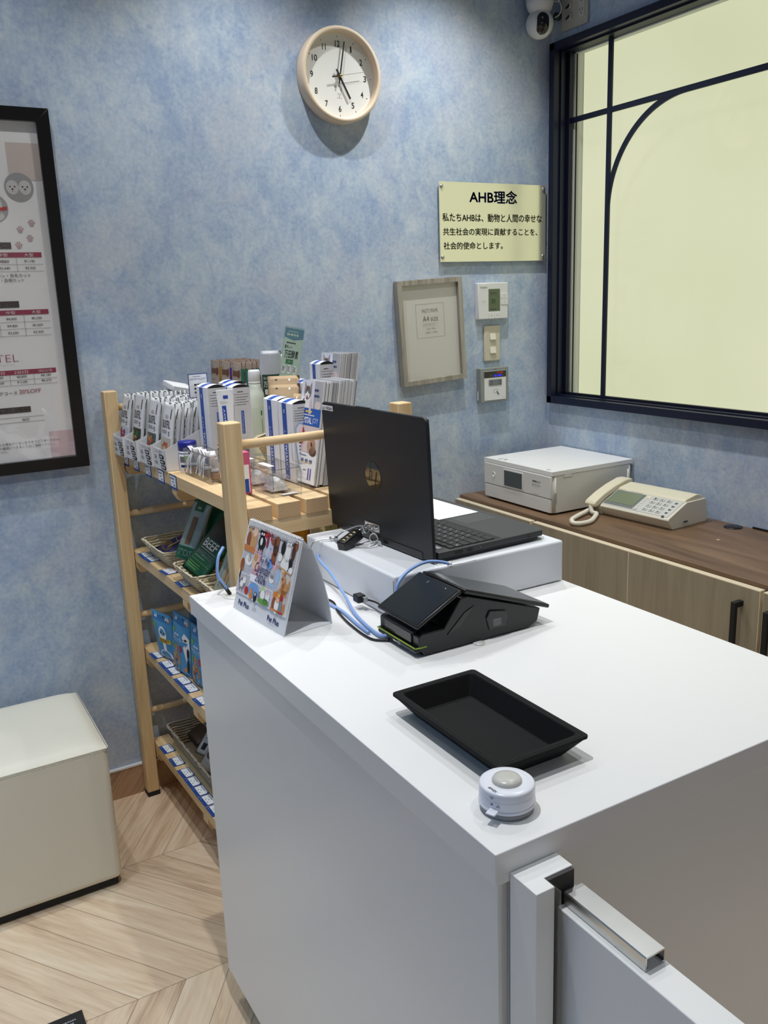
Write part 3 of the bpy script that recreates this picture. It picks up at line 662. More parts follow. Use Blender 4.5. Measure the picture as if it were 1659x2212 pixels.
ks = ['1', '2', '3', '4', '5', '6', '7', '8', '9', '*', '0', '#']
for i, s in enumerate(ks):
    r, c = divmod(i, 3); x = .150+c*.024; y = .066-r*.0185
    k = slab(MB(), x, x+.0175, y, y+.0105, .0045, keyc, .0, .002).build('key', ph)
    q = Pr(PO, PX, PY, base=.0047); q.text(s, x+.006, x+.0115, y+.002, y+.0085, ink, 0, .02); q.build('digit', k)
for i in range(5):
    y = .070-i*.0165; slab(MB(), .229, .238, y-.004, y+.003, .0035, mat('phone_small_key_%d' % i, C(90, 92, 92), .5), 0, .0015).build('key', ph)
for i in range(4): slab(MB(), .124, .134, .010+i*.0135, .017+i*.0135, .0035, phs, 0, .002).build('key', ph)
slab(MB(), .124, .140, .066, .079, .004, phc, 0, .002).build('key', ph)
q = Pr(PO, PX, PY, base=.0021); q.text('Panasonic', .008, .034, .0815, .0842, ink, 1); q.lines(.038, .05, .082, .084, 1, inkl, 1); q.text('KX-PD615 ■ ↑↓ ▲', .055, .112, .0817, .0845, ink, 1) if False else q.lines(.055, .112, .0817, .0845, 1, ink, 1, seed=3); q.lines(.122, .142, .004, .008, 1, inkg, 1); q.build('panel_print', ph)
p = Pr((0, -.0003, 0), **FY); sl_m = mat('slot_dark', C(46, 44, 40), .6)
p.pl([(.045, .012), (.05, .007), (.07, .007), (.075, .012), (.075, .017), (.07, .02), (.05, .02), (.045, .017)], phs, 1); p.rect(.052, .07, .0135, .018, sl_m, 2); p.build('side_slot', ph)
MB().prism([(-.004, .0), (.12, .0), (.15, .02), (.15, .072), (.075, .066), (-.010, .024)], 'y', .259, .306, phw, None, .0025).build('cradle', ph)
hp = [(-.038, .036), (-.032, .028), (-.018, .027), (.01, .045), (.04, .058), (.085, .072), (.10, .070), (.135, .078), (.142, .088), (.135, .096), (.110, .097), (.06, .084), (.01, .066), (-.03, .046)]
MB().prism(hp, 'y', .262, .304, phc, None, .004).build('handset', ph)
path = smooth_pts([(-.030, .283, .030), (-.038, .270, .012), (-.032, .258, .0085), (-.06, .236, .0085), (-.115, .205, .0085), (-.158, .205, .0085), (-.168, .225, .0085), (-.14, .256, .0085), (-.09, .277, .0085), (-.045, .29, .010), (-.012, .296, .016)], 26)
co = []; prev = None
for i, q_ in enumerate(path):
    t = (path[min(i+1, len(path)-1)]-path[max(i-1, 0)]).normalized(); n = t.cross(V(0, 0, 1)).normalized(); u = n.cross(t)
    for k in range(3):
        a = 2*PI*(i*3+k)/9.0
        nx = path[min(i+1, len(path)-1)]; co.append(q_+(nx-q_)*(k/3)+n*.0052*math.cos(a)+u*.0052*math.sin(a))
MB().tube(co, .0024, phw, 6).build('curly_cord', ph)
MB().tube([(.135, .28, .07), (.15, .292, .105), (.156, .297, .118)], [.003, .0026, .003], phw, 8).build('antenna', ph)

# ================================================================ ottoman and floor mat
leat = mat('cream_leatherette', C(226, 222, 206), .42, spec=.45, bump=.05, nscale=700)
ot = thing('ottoman', 'cream leatherette cube stool left of the wooden rack', 'stool', (-1.99, -.235, 0))
ox0, ox1, oy0, oy1 = -2.20, -1.762, -.424, -.045
MB_ = MB(); MB_.box(ox0, ox1, oy0, oy1, .022, .396, leat, .018, None, 4, lambda e: True); put(MB_, 'body', ot)
b = MB()
def cush(u, v_):
    x = ox0+.002+(ox1-ox0-.004)*u; y = oy0+.002+(oy1-oy0-.004)*v_; d = min(u, 1-u)*(ox1-ox0); e = min(v_, 1-v_)*(oy1-oy0)
    h = .021*(1-math.exp(-d/.016))*(1-math.exp(-e/.016)); return V(x, y, .390+h)
b.grid(cush, 36, 36, leat); put(b, 'cushion_top', ot)
put(MB().tube([(ox0+.006, oy0-.0006, .390), (ox1-.004, oy0-.0006, .390), (ox1+.0006, oy0+.006, .390), (ox1+.0006, oy1, .390)], .0013, leat, 6), 'seam', ot)
b = MB(); x = ox0+.01
while x < ox1-.01: b.box(x, x+.0035, oy0-.0012, oy0+.001, .3845, .3855, leat); x += .0058
put(b, 'stitching', ot)
put(MB().box(ox0+.012, ox1-.012, oy0+.012, oy1-.012, .006, .024, black_mt), 'shadow_gap_slab', ot)  # black inset slab stands in for the shade under the stool
for x in (ox0+.07, ox1-.07):
    for y in (oy0+.07, oy1-.07): put(MB().lathe([(0, 0), (.018, 0), (.018, .008), (0, .008)], black_mt, 16, Matrix.Translation((x, y, 0))), 'foot', ot)
fm = thing('floor_sign_card', 'corner of a black printed card lying on the chevron floor', 'card', (-1.98, -.86, 0))
put(MB().box(-2.025, -1.945, -.94, -.792, .0004, .004, mat('black_card', C(22, 22, 23), .55)), 'card', fm)
p = Pr((0, 0, .0042), **FZ); p.lines(-2.01, -1.956, -.832, -.808, 3, inkl, 0, .4, 4); put(p, 'print', fm)
# ================================================================ counter
KX0, KX1, KY0, KY1, KZ = -1.6726, -1.0525, -1.8725, -.929, .9104
ct = thing('reception_counter', 'large white laminate counter in the middle of the shop', 'counter', ((KX0+KX1)/2, (KY0+KY1)/2, 0))
edge = mat('white_edge_band', C(232, 232, 230), .3)
put(MB().box(KX0, KX1, KY0, KY1, KZ-.036, KZ, white_lam, .0012), 'countertop', ct)
put(MB().box(KX0+.009, KX0+.022, KY0+.009, KY1-.003, .078, KZ-.0365, white_lam, .0008), 'side_panel', ct)
put(MB().box(KX1-.022, KX1-.004, KY0+.003, KY1-.003, .078, KZ-.0365, white_lam, .0008), 'side_panel', ct)
put(MB().box(KX0+.0225, KX1-.0225, KY0+.009, KY0+.021, .078, KZ-.0365, white_lam, .0008), 'end_panel', ct)
put(MB().box(KX0+.0225, KX1-.0225, KY1-.021, KY1-.003, .078, KZ-.0365, white_lam, .0008), 'end_panel', ct)
put(MB().box(KX0+.05, KX1-.05, KY0+.05, KY1-.03, 0, .0775, mat('dark_plinth', C(70, 70, 70), .6)), 'plinth', ct)
put(MB().lathe([(0, 0), (.0275, 0), (.0275, .0012), (.025, .0022), (0, .0022)], mat('cream_grommet', C(230, 229, 220), .45), 36, Matrix.Translation((-1.597, -.979, KZ))), 'cable_grommet', ct)
# ---- gate post and gate
gp = thing('gate_post', 'white gate post fixed to the counter end', 'post', (-1.626, -1.894, 0))
put(MB().prism([(-1.6555, -1.9135), (-1.6325, -1.9135), (-1.6325, -1.8975), (-1.5955, -1.8975), (-1.5955, -1.8732), (-1.6555, -1.8732)], 'z', .003, .885, white_lam2, None, .0008), 'post', gp)
put(MB().box(-1.6318, -1.597, -1.9015, -1.8978, .02, .8835, mat('dark_catch', C(52, 50, 48), .5)), 'latch_recess', gp)
put(MB().box(-1.6322, -1.6300, -1.920, -1.8985, .02, .883, glass('seal_strip_plastic', (.78, .78, .75, 1), .12, .2)), 'seal_strip', gp)
gt = thing('swing_gate', 'white swing gate panel closed against the gate post', 'gate', (-1.603, -2.2, 0))
put(MB().box(-1.6205, -1.5865, -2.62, -1.9035, .06, .8515, white_lam2, .0012), 'panel', gt)
b = MB(); x0, x1, z0, z1, tk = -1.6135, -1.5885, .8525, .8665, .0018
sec = [(x0, z0), (x0+.004, z0), (x0+.004, z0+tk), (x0+tk, z0+tk), (x0+tk, z1-tk), (x1-tk, z1-tk), (x1-tk, z0+tk), (x1-.004, z0+tk), (x1-.004, z0), (x1, z0), (x1, z1-.0012), (x1-.0012, z1), (x0+.0012, z1), (x0, z1-.0012)]
b.prism(sec, 'y', -2.012, -1.905, alu)
put(b, 'slide_bolt_channel', gt); put(MB().box(x0+.005, x1-.005, -1.99, -1.8995, z0+.002, z1-.003, steel, .0008), 'slide_bolt', gt)
put(MB().box(-1.6205, -1.6195, -2.62, -1.9035, .05, .06, black_mt), 'bottom_seal', gt)

# ---- riser box
rs = thing('riser_stand', 'white metal riser box carrying the laptop on the counter', 'riser', (-1.241, -1.09, KZ))
rw_ = mat('riser_white', C(224, 227, 232), .4)
b = MB(); b.box(-1.4265, -1.056, -1.2755, -.934, .9115, .990, rw_, .0045, None, 3); put(b, 'box', rs)
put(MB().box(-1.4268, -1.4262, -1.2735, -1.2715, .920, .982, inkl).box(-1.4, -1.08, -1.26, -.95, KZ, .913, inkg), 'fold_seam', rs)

# ---- laptop
lt = thing('laptop', 'open black laptop seen from behind on the white riser', 'laptop', (-1.333, -1.0775, .990), rz=math.radians(2.3))
lw_, ld = .364, .252
lap = mat('laptop_black', C(34, 35, 37), .42, spec=.35); lapb = mat('laptop_base_grey', C(62, 63, 63), .5, spec=.4); keym = mat('key_black', C(24, 25, 26), .5)
H = lw_/2
pts = [(0, -H), (ld-.012, -H), (ld, -H+.014), (ld, H-.014), (ld-.012, H), (0, H)]
b = MB(); b.prism(pts, 'z', .0085, .0195, lapb, None, .0012).prism([(.006, -H+.005), (ld-.02, -H+.004), (ld-.012, H-.006), (.006, H-.005)], 'z', .0025, .0087, lap); b.build('base', lt)
b = MB()
for x in (.02, ld-.03): b.box(x, x+.008, -.14, .14, 0, .0028, black_mt)
b.build('foot_strip', lt)
tilt = math.radians(2.0)
lidM = Matrix.Translation((-.002, 0, .0035)) @ Matrix.Rotation(-tilt, 4, 'Y')
lh = .2535
b = MB(); pl = [(-H, 0), (H, 0), (H, lh-.012)]+[(H-.012+.012*math.cos(a), lh-.012+.012*math.sin(a)) for a in (PI/6, PI/3, PI/2)]+[(-H+.012+.012*math.cos(a), lh-.012+.012*math.sin(a)) for a in (PI/2, 2*PI/3, 5*PI/6, PI)]
b.prism(pl, 'x', -.009, -.002, lap, lidM, .0022); lid = b.build('lid', lt)
MB().box(-.002, -.0006, -H+.004, H-.004, .008, lh-.004, black_gl, 0, lidM).build('screen', lt)
MB().box(-.0125, .004, -H+.03, H-.03, .002, .018, black_pl, .003).build('hinge', lt)
MB().box(-.0085, -.003, .0, .048, lh-.0012, lh+.0014, black_pl, .0008, lidM).build('camera_bump', lt)
def lidPr(): 
    R = lidM.to_3x3(); return Pr(lidM @ V(-.0092, 0, 0), R @ V(0, -1, 0), R @ V(0, 0, 1))
mir = mat('dark_mirror', C(96, 94, 86), .06, 1.)
q = lidPr(); cx_, cz_, r = 0.0, .128, .0268
q.disc(cx_, cz_, r, r, mir, 0, 48)
for s, x0, x1, y0, y1 in ((1, -.011, -.0095, -.026, .03),): pass
def bar_(x0, y0, x1, y1, wd): q.pl([(x0-wd/2, y0), (x0+wd/2, y0), (x1+wd/2, y1), (x1-wd/2, y1)], lap, 1)
bar_(cx_-.0142, cz_-.0108, cx_-.0042, cz_+.0262, .0022); bar_(cx_-.0066, cz_-.0108, cx_-.0022, cz_+.0062, .0022); q.pl([(cx_-.0088, cz_+.0092), (cx_-.003, cz_+.0092), (cx_-.0012, cz_+.006), (cx_-.004, cz_+.0068), (cx_-.0092, cz_+.0068)], lap, 1)
bar_(cx_+.0042-.0010, cz_-.0262, cx_+.0135, cz_+.0092, .0022); bar_(cx_+.0098, cz_-.0092, cx_+.0138, cz_+.0066, .0022); q.pl([(cx_+.0065, cz_-.0105), (cx_+.0092, cz_-.0105), (cx_+.0112, cz_-.0078), (cx_+.0062, cz_-.0082)], lap, 1)
q.build('logo_badge', lid)
q = lidPr(); x0 = -H+.004
q.rect(x0, x0+.044, lh-.0165, lh-.0062, white_pp, 0); q.text('HP250-177', x0+.003, x0+.041, lh-.0147, lh-.0085, ink, 2, .012, rot=180); q.build('inventory_label', lid)
q = lidPr()
MB().box(-.0115, -.009, -.012, .040, .0185, .0345, chrome, .002, lidM).box(-.0165, -.011, .008, .024, .021, .030, chrome, .002, lidM).tube([lidM @ V(-.0165+.008*math.cos(a)-.006, .014, .0255+.008*math.sin(a)) for a in [2*PI*i/16 for i in range(16)]], .0017, chrome, 8, True).build('security_plate', lt)
# keyboard
kb = MB().box(.030, .146, -.176, .168, .0195, .0198, black_mt).build('keyboard', lt)
kz = .0198
def key(x0, x1, y0, y1, ch=None):
    k = MB().box(x0+.0008, x1-.0008, y0+.0008, y1-.0008, kz, kz+.0018, keym, .0007, None, 1)
    kk = k.build('key', kb)
    if ch:
        q = Pr((0, 0, kz+.0019), X=(0, 1, 0), Y=(-1, 0, 0)); cy, cx = (y0+y1)/2, (x0+x1)/2
        q.text(ch, cy-.0052, cy-.0020, -(cx)+.0004, -(cx)+.0052, inkl, 0); q.text('あ' if ch.isalpha() else 'っ', cy+.001, cy+.0042, -(cx)-.0052, -(cx)-.0012, inkl, 0, res=1); q.build('key_legend', kk)
rows = [('', 15, .030, .0135), ('1234567890-^¥', 14, .044, .0178), ('QWERTYUIOP@[', 14, .062, .0178), ('ASDFGHJKL;:]', 13, .080, .0178), ('ZXCVBNM,./_', 13, .098, .0178)]
for ri, (chs, n, x0, h) in enumerate(rows):
    wk = .0182; y = -.174+ri*.006
    ya = -.174
    y = ya
    if ri in (2, 3, 4):
        wd = wk*(1.0+.35*(ri-1)); key(x0, x0+h, y, y+wd); y += wd
    k = 0
    while y+wk <= .166:
        key(x0, x0+h, y, y+wk, chs[k] if k < len(chs) else None); y += wk; k += 1
    if .166-y > .006: key(x0, x0+h, y, .166)
y = -.174
for wd in (.024, .018, .018, .020, .062, .018, .018, .018, .018, .018, .03, .03, .03): 
    if y+wd > .168: break
    key(.116, .1335, y, y+wd); y += wd
MB().box(.160, .236, -.055, .058, .0194, .0197, mat('touchpad_grey', C(70, 72, 72), .4)).build('touchpad', lt)
q = Pr((0, 0, .0197), X=(0, 1, 0), Y=(-1, 0, 0)); q.rect(-.160, -.128, -.022, -.0145, white_pp, 0); q.text('HP250-177', -.158, -.130, -.0205, -.0162, ink, 1, .012); q.lines(-.128, -.10, -.026, -.022, 1, inkg, 1); q.build('label_sticker', lt)
q = Pr((0, -H-.0004, 0), **FY); q.rect(.035, .052, .0105, .0155, ink).rect(.063, .074, .0105, .0155, ink).disc(.205, .0135, .002, .002, ink, 1, 12).disc(.092, .014, .0006, .0006, white_pp, 1, 8); q.build('ports', lt)
# sheet of paper on the palm rest (its square code is left out)
sh = thing('paper_sheet', 'white paper sheet lying on the far palm rest of the laptop', 'paper', (-1.15, -.985, 1.0103), rz=math.radians(2.3))
MB().box(-.052, .048, -.083, .085, 0, .0006, white_pp).build('sheet', sh)
q = Pr((0, 0, .0006), X=(0, 1, 0), Y=(-1, 0, 0)); q.frame(-.079, .081, -.044, .048, .0006, inkl); q.lines(.0, .06, .025, .035, 2, inkg, 1); q.build('print', sh)
# padlock and steel cable on the riser
pk = thing('combination_padlock', 'black combination padlock lying on the riser behind the laptop', 'padlock', (-1.392, -1.068, .990), rz=math.radians(22))
M = Matrix.Translation((-.008, 0, .014)) @ Matrix.Rotation(math.radians(-14), 4, 'Y')
MB().box(-.027, .027, -.0105, .0105, -.0095, .0095, black_pl, .003, M).build('body', pk)
for k in range(4): MB().lathe([(0, -.0018), (.005, -.0018), (.0056, -.0008), (.0056, .0008), (.005, .0018), (0, .0018)], mat('brass_dial_%d' % k, C(176, 164, 122), .4, .6), 14, M @ Matrix.Translation((-.018+k*.0105, -.0015, .0058)) @ Matrix.Rotation(PI/2, 4, 'Y')).build('dial', pk)
MB().tube([M @ V(*q_) for q_ in [(.026, -.006, 0), (.046, -.006, .001), (.051, -.004, .001), (.053, 0, .001), (.051, .004, .001), (.046, .006, .001), (.026, .006, 0)]], .0018, chrome, 8).build('shackle', pk)
sc = thing('steel_cable', 'thin steel security cable looping over the riser to the padlock', 'cable', (-1.40, -1.02, .990))
pts = smooth_pts([(-1.463, -1.0, .935), (-1.445, -.998, .985), (-1.428, -1.003, .9935), (-1.404, -1.012, .995), (-1.375, -1.005, 1.004), (-1.355, -1.03, 1.016), (-1.348, -1.062, 1.012), (-1.352, -1.095, 1.0), (-1.375, -1.10, .9935), (-1.40, -1.07, .993), (-1.408, -1.035, .993), (-1.404, -1.015, .9935)], 8)
put(MB().tube(pts, .0013, steel, 8), 'wire', sc); put(MB().tube([(-1.412, -1.0095, .9955), (-1.397, -1.0155, .9955)], .0034, alu, 12), 'crimp_sleeve', sc)
pts = [(-1.352-.006*math.cos(a), -1.078+.012*math.cos(a)*.4, 1.002+.008*math.sin(a)) for a in [2*PI*i/20 for i in range(20)]]
put(MB().tube(pts, .0014, chrome, 8, True), 'split_ring', sc)
put(MB().lathe([(0, 0), (.0085, 0), (.009, .0012), (.0085, .0022), (0, .0022)], mat('dull_fob', C(196, 198, 198), .35, .8), 20, Matrix.Translation((-1.352, -1.098, .9925)) @ Matrix.Rotation(math.radians(70), 4, 'Y')), 'tag_fob', sc)

# ---- payment terminal
tm = thing('payment_terminal', 'black payment terminal with two sloping screens on the counter', 'payment terminal', (-1.36, -1.3685, KZ))
ya, yb = -1.427, -1.311
prof = [(-1.466, .9125), (-1.262, .9125), (-1.246, .9195), (-1.240, .9405), (-1.385, .991), (-1.398, .990), (-1.430, .9475), (-1.470, .9475), (-1.476, .944), (-1.476, .9262), (-1.472, .9195)]
put(MB().prism(prof, 'y', ya, yb, black_pl, None, .0015), 'body', tm)
put(MB().prism([(-1.4655, .9104), (-1.262, .9104), (-1.255, .9135), (-1.462, .9135)], 'y', ya+.008, yb-.008, black_mt), 'foot_pad', tm)
def plate(a, b_, th_, y0, y1, m, bev):
    d = (b_-a).normalized(); n = V(-d.z, 0, d.x)
    if n.z < 0: n = -n
    return [((a).x, a.z), ((b_).x, b_.z), ((b_+n*th_).x, (b_+n*th_).z), ((a+n*th_).x, (a+n*th_).z)]
ds = plate(V(-1.478, 0, .9555), V(-1.395, 0, .9985), .006, 0, 0, None, 0)
put(MB().prism(ds, 'y', ya-.001, yb+.001, black_pl, None, .002), 'customer_display', tm)
d = (V(-1.395, 0, .9985)-V(-1.478, 0, .9555)).normalized(); n = V(-d.z, 0, d.x)
q = Pr(V(-1.478, 0, .9555)+n*.0062, (0, -1, 0), d); Ld = .0935
q.rect(-yb+.003, -ya-.003, .004, Ld-.003, black_gl, 0); q.disc(1.352, Ld-.012, .0022, .0022, inkg, 1, 16); q.disc(1.352, Ld-.012, .0012, .0012, ink, 2, 12); q.disc(1.399, Ld-.0095, .0009, .0009, white_pp, 1, 10); put(q, 'display_glass', tm)
cs_ = plate(V(-1.392, 0, .9965), V(-1.2225, 0, .9365), .0065, 0, 0, None, 0)
put(MB().prism(cs_, 'y', ya-.001, yb+.003, black_pl, None, .0018), 'clerk_screen', tm)
d2 = (V(-1.2225, 0, .9365)-V(-1.392, 0, .9965)).normalized(); n2 = V(-d2.z, 0, d2.x)
q = Pr(V(-1.392, 0, .9965)+n2*.0067, d2, (0, 1, 0)); q.rect(.004, .176, ya+.003, yb-.001, mat('grey_black_glass', C(34, 36, 38), .12), 0); put(q, 'clerk_glass', tm)
put(MB().box(-1.482, -1.470, ya+.001, yb-.001, .9175, .9255, black_pl, .003), 'card_lip', tm)
lime = mat('lime_strip', C(140, 172, 56), .45)
put(MB().box(-1.4828, -1.4812, ya+.001, yb-.001, .9253, .9274, lime, .0004).box(-1.4815, -1.462, ya-.0006, ya+.001, .9253, .9274, lime, .0003).box(-1.4813, -1.468, ya+.001, yb-.001, .9253, .9272, black_pl), 'lime_edge_strip', tm)
put(MB().box(-1.478, -1.452, ya+.014, yb-.014, .9445, .9492, black_mt, .001).box(-1.4785, -1.4752, ya+.018, yb-.018, .929, .9455, black_gl, .0008), 'card_slot', tm)
q = Pr((-1.4822, 0, 0), **FX); q.pl([(1.362, .9215), (1.366, .9235), (1.366, .9195)], white_pp, 2).rect(1.365, 1.373, .9208, .9222, white_pp, 2).frame(1.375, 1.384, .9195, .9237, .0006, white_pp, 2); put(q, 'card_symbols', tm)
q = Pr((0, 0, .9493), X=(0, -1, 0), Y=(1, 0, 0)); q.frame(1.364, 1.372, -1.462, -1.458, .0006, inkl, 1).disc(1.376, -1.46, .001, .001, inkl, 1, 8); put(q, 'slot_symbol', tm)
put(MB().prism([(-1.345, .926), (-1.312, .926), (-1.308, .938), (-1.312, .954), (-1.345, .960), (-1.351, .948)], 'y', ya-.0025, ya+.004, black_gl, None, .002).box(-1.338, -1.322, ya-.0032, ya, .931, .943, inkg, .001), 'side_magnet_cover', tm)
put(MB().prism([(-1.425, .936), (-1.392, .966), (-1.372, .974), (-1.40, .945)], 'y', ya-.0012, ya+.002, black_gl, None, .0005), 'side_gloss_inset', tm)
tag(MB().lathe([(0, 0), (.010, 0), (.0095, .0016), (0, .0022)], mat('clear_pad', C(216, 216, 210), .3), 20, Matrix.Translation((-1.368, -1.432, KZ+.0002))).build('rubber_bumper', None), 'small clear round bumper beside the payment terminal', 'bumper')

# ---- leather tray
ty = thing('cash_tray', 'black leather cash tray with stitched rim on the counter', 'tray', (-1.535, -1.671, KZ))
felt = mat('tray_leather', C(17, 17, 18), .75, spec=.25, bump=.15, nscale=500)
def ring(hx, hy, z, r=.006, n=6):
    out = []
    for sx, sy, a0 in ((1, 1, 0), (-1, 1, 1), (-1, -1, 2), (1, -1, 3)):
        for k in range(n+1):
            a = PI/2*(a0+k/n); out.append(V(sx*(hx-r)+r*math.cos(a), sy*(hy-r)+r*math.sin(a), z))
    return out
def loft(mb, rings, m, cap0=False, cap1=False):
    b = bmesh.new(); R = [[b.verts.new(p_) for p_ in r_] for r_ in rings]; n = len(R[0])
    for A, B in zip(R, R[1:]):
        for i in range(n): f = b.faces.new([A[i], A[(i+1) % n], B[(i+1) % n], B[i]]); f.smooth = False
    if cap0: b.faces.new(R[0][::-1])
    if cap1: b.faces.new(R[-1])
    bmesh.ops.recalc_face_normals(b, faces=b.faces[:]); mb.absorb(b, m); return mb
hx, hy = .0665, .1145
loft(MB(), [ring(.045, .093, 0, .004), ring(.0645, .1125, .0245), ring(hx, hy, .0255), ring(hx, hy, .0285), ring(hx-.001, hy-.001, .0292), ring(hx-.0095, hy-.0095, .0292), ring(hx-.0105, hy-.0105, .0280), ring(.0445, .0925, .0032, .003)], felt, True, True).build('tray', ty)
b = MB()
for k in range(26):
    for s in (-1, 1): b.box(-.058+k*.0046, -.058+k*.0046+.0026, s*(hy-.005)-.0004, s*(hy-.005)+.0004, .029, .0297, black_mt)
for k in range(46):
    for s in (-1, 1): b.box(s*(hx-.005)-.0004, s*(hx-.005)+.0004, -.105+k*.0046, -.105+k*.0046+.0026, .029, .0297, black_mt)
b.build('stitching', ty)

# ---- call button
cbn = thing('call_button', 'round white call button near the counter corner', 'button', (-1.611, -1.812, KZ)); cbn.scale = (1, 1, .77)
bw = mat('button_white', C(234, 236, 244), .25); bgy = mat('button_grey', C(200, 198, 190), .3)
MB().lathe([(0, 0), (.0280, 0), (.0285, .004), (.0275, .009), (0, .009)], mat('button_foot_grey', C(150, 152, 154), .4), 64).build('foot_ring', cbn)
MB().lathe([(.0255, .0092), (.0295, .0092), (.0304, .0102), (.0304, .0140), (.0298, .0145), (.0296, .0147), (.0298, .0150), (.0298, .0156), (.0298, .0266), (.0298, .0273), (.02955, .0275), (.0298, .0277), (.0298, .0284), (.0297, .0355), (.0297, .0365), (.0292, .0385), (.0278, .0400), (.0162, .0402), (.0155, .0395)], bw, 64).build('body', cbn)
MB().lathe([(.0160, .0396), (.0158, .0425), (.0144, .0452), (.0106, .0470), (.0055, .0477), (0, .0479)], bgy, 48).build('push_cap', cbn)
b = MB(); b.box(.027, .040, -.0055, .0055, .0145, .0172, bw, .0012, Matrix.Rotation(math.radians(206), 4, 'Z')); b.build('battery_tab', cbn)
bd = V(-.62, -.78, 0).normalized()
q = Pr((0, 0, .0402), V(.06, -1, 0), V(1, .06, 0)); q.text('REVEX', -.002, .0115, -.0255, -.0222, inkg, 1, .03, .35); q.build('lettering', cbn)
def cyl_tri(ang, z, up, fill, h=.0034):
    a0 = math.radians(ang); r = .0301; mm = inkg; q = MB()
    def cp_(dx, dz): a = a0+dx/r; return V(r*math.cos(a), r*math.sin(a), z+dz)
    s = 1 if up else -1
    tri = [(-.0018, -s*h/2), (.0018, -s*h/2), (0, s*h/2)]
    if fill: q.face([cp_(*t_) for t_ in tri], mm)
    else:
        for i in range(3):
            a, c = tri[i], tri[(i+1) % 3]; q.tube([cp_(*a), cp_(*c)], .00022, mm, 4)
    return q
cyl_tri(200.6, .0325, False, False).build('mark', cbn); cyl_tri(200.7, .0240, True, True).build('mark', cbn); cyl_tri(214.5, .0228, True, False).build('mark', cbn)

# ---- desk calendar
cal = thing('desk_calendar', 'desk calendar for 2026 with pet photos on the counter', 'calendar', (-1.6275, -1.0415, KZ), rz=math.radians(5.2))
W_ = .186
kr = mat('grey_calendar_board', C(216, 218, 222), .6)
apx, apz = .0475, .1555
fd = V(apx, 0, apz).normalized(); fn = V(-apz, 0, apx).normalized()
b = MB(); b.prism([(0, 0), (.0018, 0), (apx+.0012, apz), (apx, apz)], 'y', -W_, 0, kr).prism([(.094, 0), (.0922, 0), (.0885, .04), (.0775, .09), (.0625, .135), (apx-.0012, apz), (apx, apz), (.064, .1355), (.079, .0905), (.0902, .04)], 'y', -W_, 0, kr).prism([(0, 0), (.094, 0), (.094, .0012), (0, .0012)], 'y', -W_, 0, kr); b.build('easel', cal)
pg = MB()
for k in range(5): pg.prism([(t_.x, t_.z) for t_ in (fd*.031+fn*(.0003+k*.0004), fd*.158+fn*(.0003+k*.0004), fd*.158+fn*(.0006+k*.0004), fd*.031+fn*(.0006+k*.0004))], 'y', -W_+.003, -.0005, white_pp)
pages = pg.build('pages', cal)
q = Pr(fn*.0024, (0, -1, 0), fd, base=.0001)
def blob(x, y, rx, ry, m, lv=2, n=16): q.disc(x, y, rx, ry, m, lv, n)
pgry = mat('pale_lilac_paper', C(248, 248, 252), .7); q.rect(.001, W_-.004, .032, .157, pgry, 0)
fur_w = mat('white_fur_ink', C(246, 244, 240), .7); fur_g = mat('grey_fur_ink', C(140, 136, 138), .7); peach = mat('peach_ink', C(240, 200, 170), .7); rose = mat('rose_ink', C(238, 178, 190), .7); paleb = mat('pale_blue_ink', C(170, 200, 236), .7)
goldf = mat('golden_fur_ink', C(206, 146, 92), .7); cream_t = mat('cream_tile', C(246, 236, 222), .7); lil_t = mat('lilac_tile', C(240, 238, 250), .7); blu_t = mat('blue_tile', C(230, 237, 250), .7); bei_t = mat('beige_tile', C(232, 226, 220), .7)
for r_t in ((.002, .041, .108, .154, cream_t), (.042, .082, .108, .154, lil_t), (.083, .123, .103, .154, blu_t), (.124, .181, .099, .154, bei_t), (.002, .042, .069, .107, blu_t), (.071, .143, .062, .107, lil_t), (.144, .181, .060, .098, cream_t), (.002, .044, .033, .068, lil_t), (.045, .086, .033, .061, cream_t), (.087, .127, .033, .061, lil_t), (.128, .181, .033, .064, cream_t)): q.rect(*r_t, 0)
for k_t in range(60):
    rr_ = random.Random(k_t); q.disc(rr_.uniform(.006, .176), rr_.uniform(.036, .150), rr_.uniform(.001, .003), rr_.uniform(.001, .003), rr_.choice((cream_t, lil_t, rose, peach, bei_t, sky_ink)), 1, 7)
# small pet pictures, top row
blob(.014, .130, .008, .013, rust_ink); blob(.014, .145, .0055, .007, tan_ink); blob(.032, .131, .012, .017, tan_ink); blob(.034, .146, .008, .009, peach, 3); q.rect(.003, .042, .108, .119, orange_ink, 3); q.lines(.003, .042, .109, .118, 3, tan_ink, 4)
blob(.062, .132, .013, .012, ink); blob(.060, .144, .009, .009, ink); blob(.060, .134, .004, .007, fur_w, 3); blob(.057, .147, .0025, .0025, fur_w, 3); blob(.064, .147, .0025, .0025, fur_w, 3); q.rect(.052, .056, .112, .126, ink).rect(.066, .070, .112, .124, ink).rect(.059, .062, .111, .12, ink); blob(.074, .150, .010, .007, red_ink, 2); blob(.081, .138, .004, .012, crim_ink, 2); blob(.091, .149, .003, .008, red_ink, 2); blob(.053, .15, .004, .004, ink); blob(.068, .153, .004, .004, ink)
blob(.102, .141, .010, .006, rust_ink); blob(.112, .132, .009, .014, choc_ink); blob(.113, .145, .008, .008, rust_ink, 3); blob(.107, .140, .004, .009, choc_ink, 4); q.rect(.104, .108, .105, .122, rust_ink).rect(.114, .118, .104, .122, choc_ink); blob(.11, .116, .0075, .012, rust_ink)
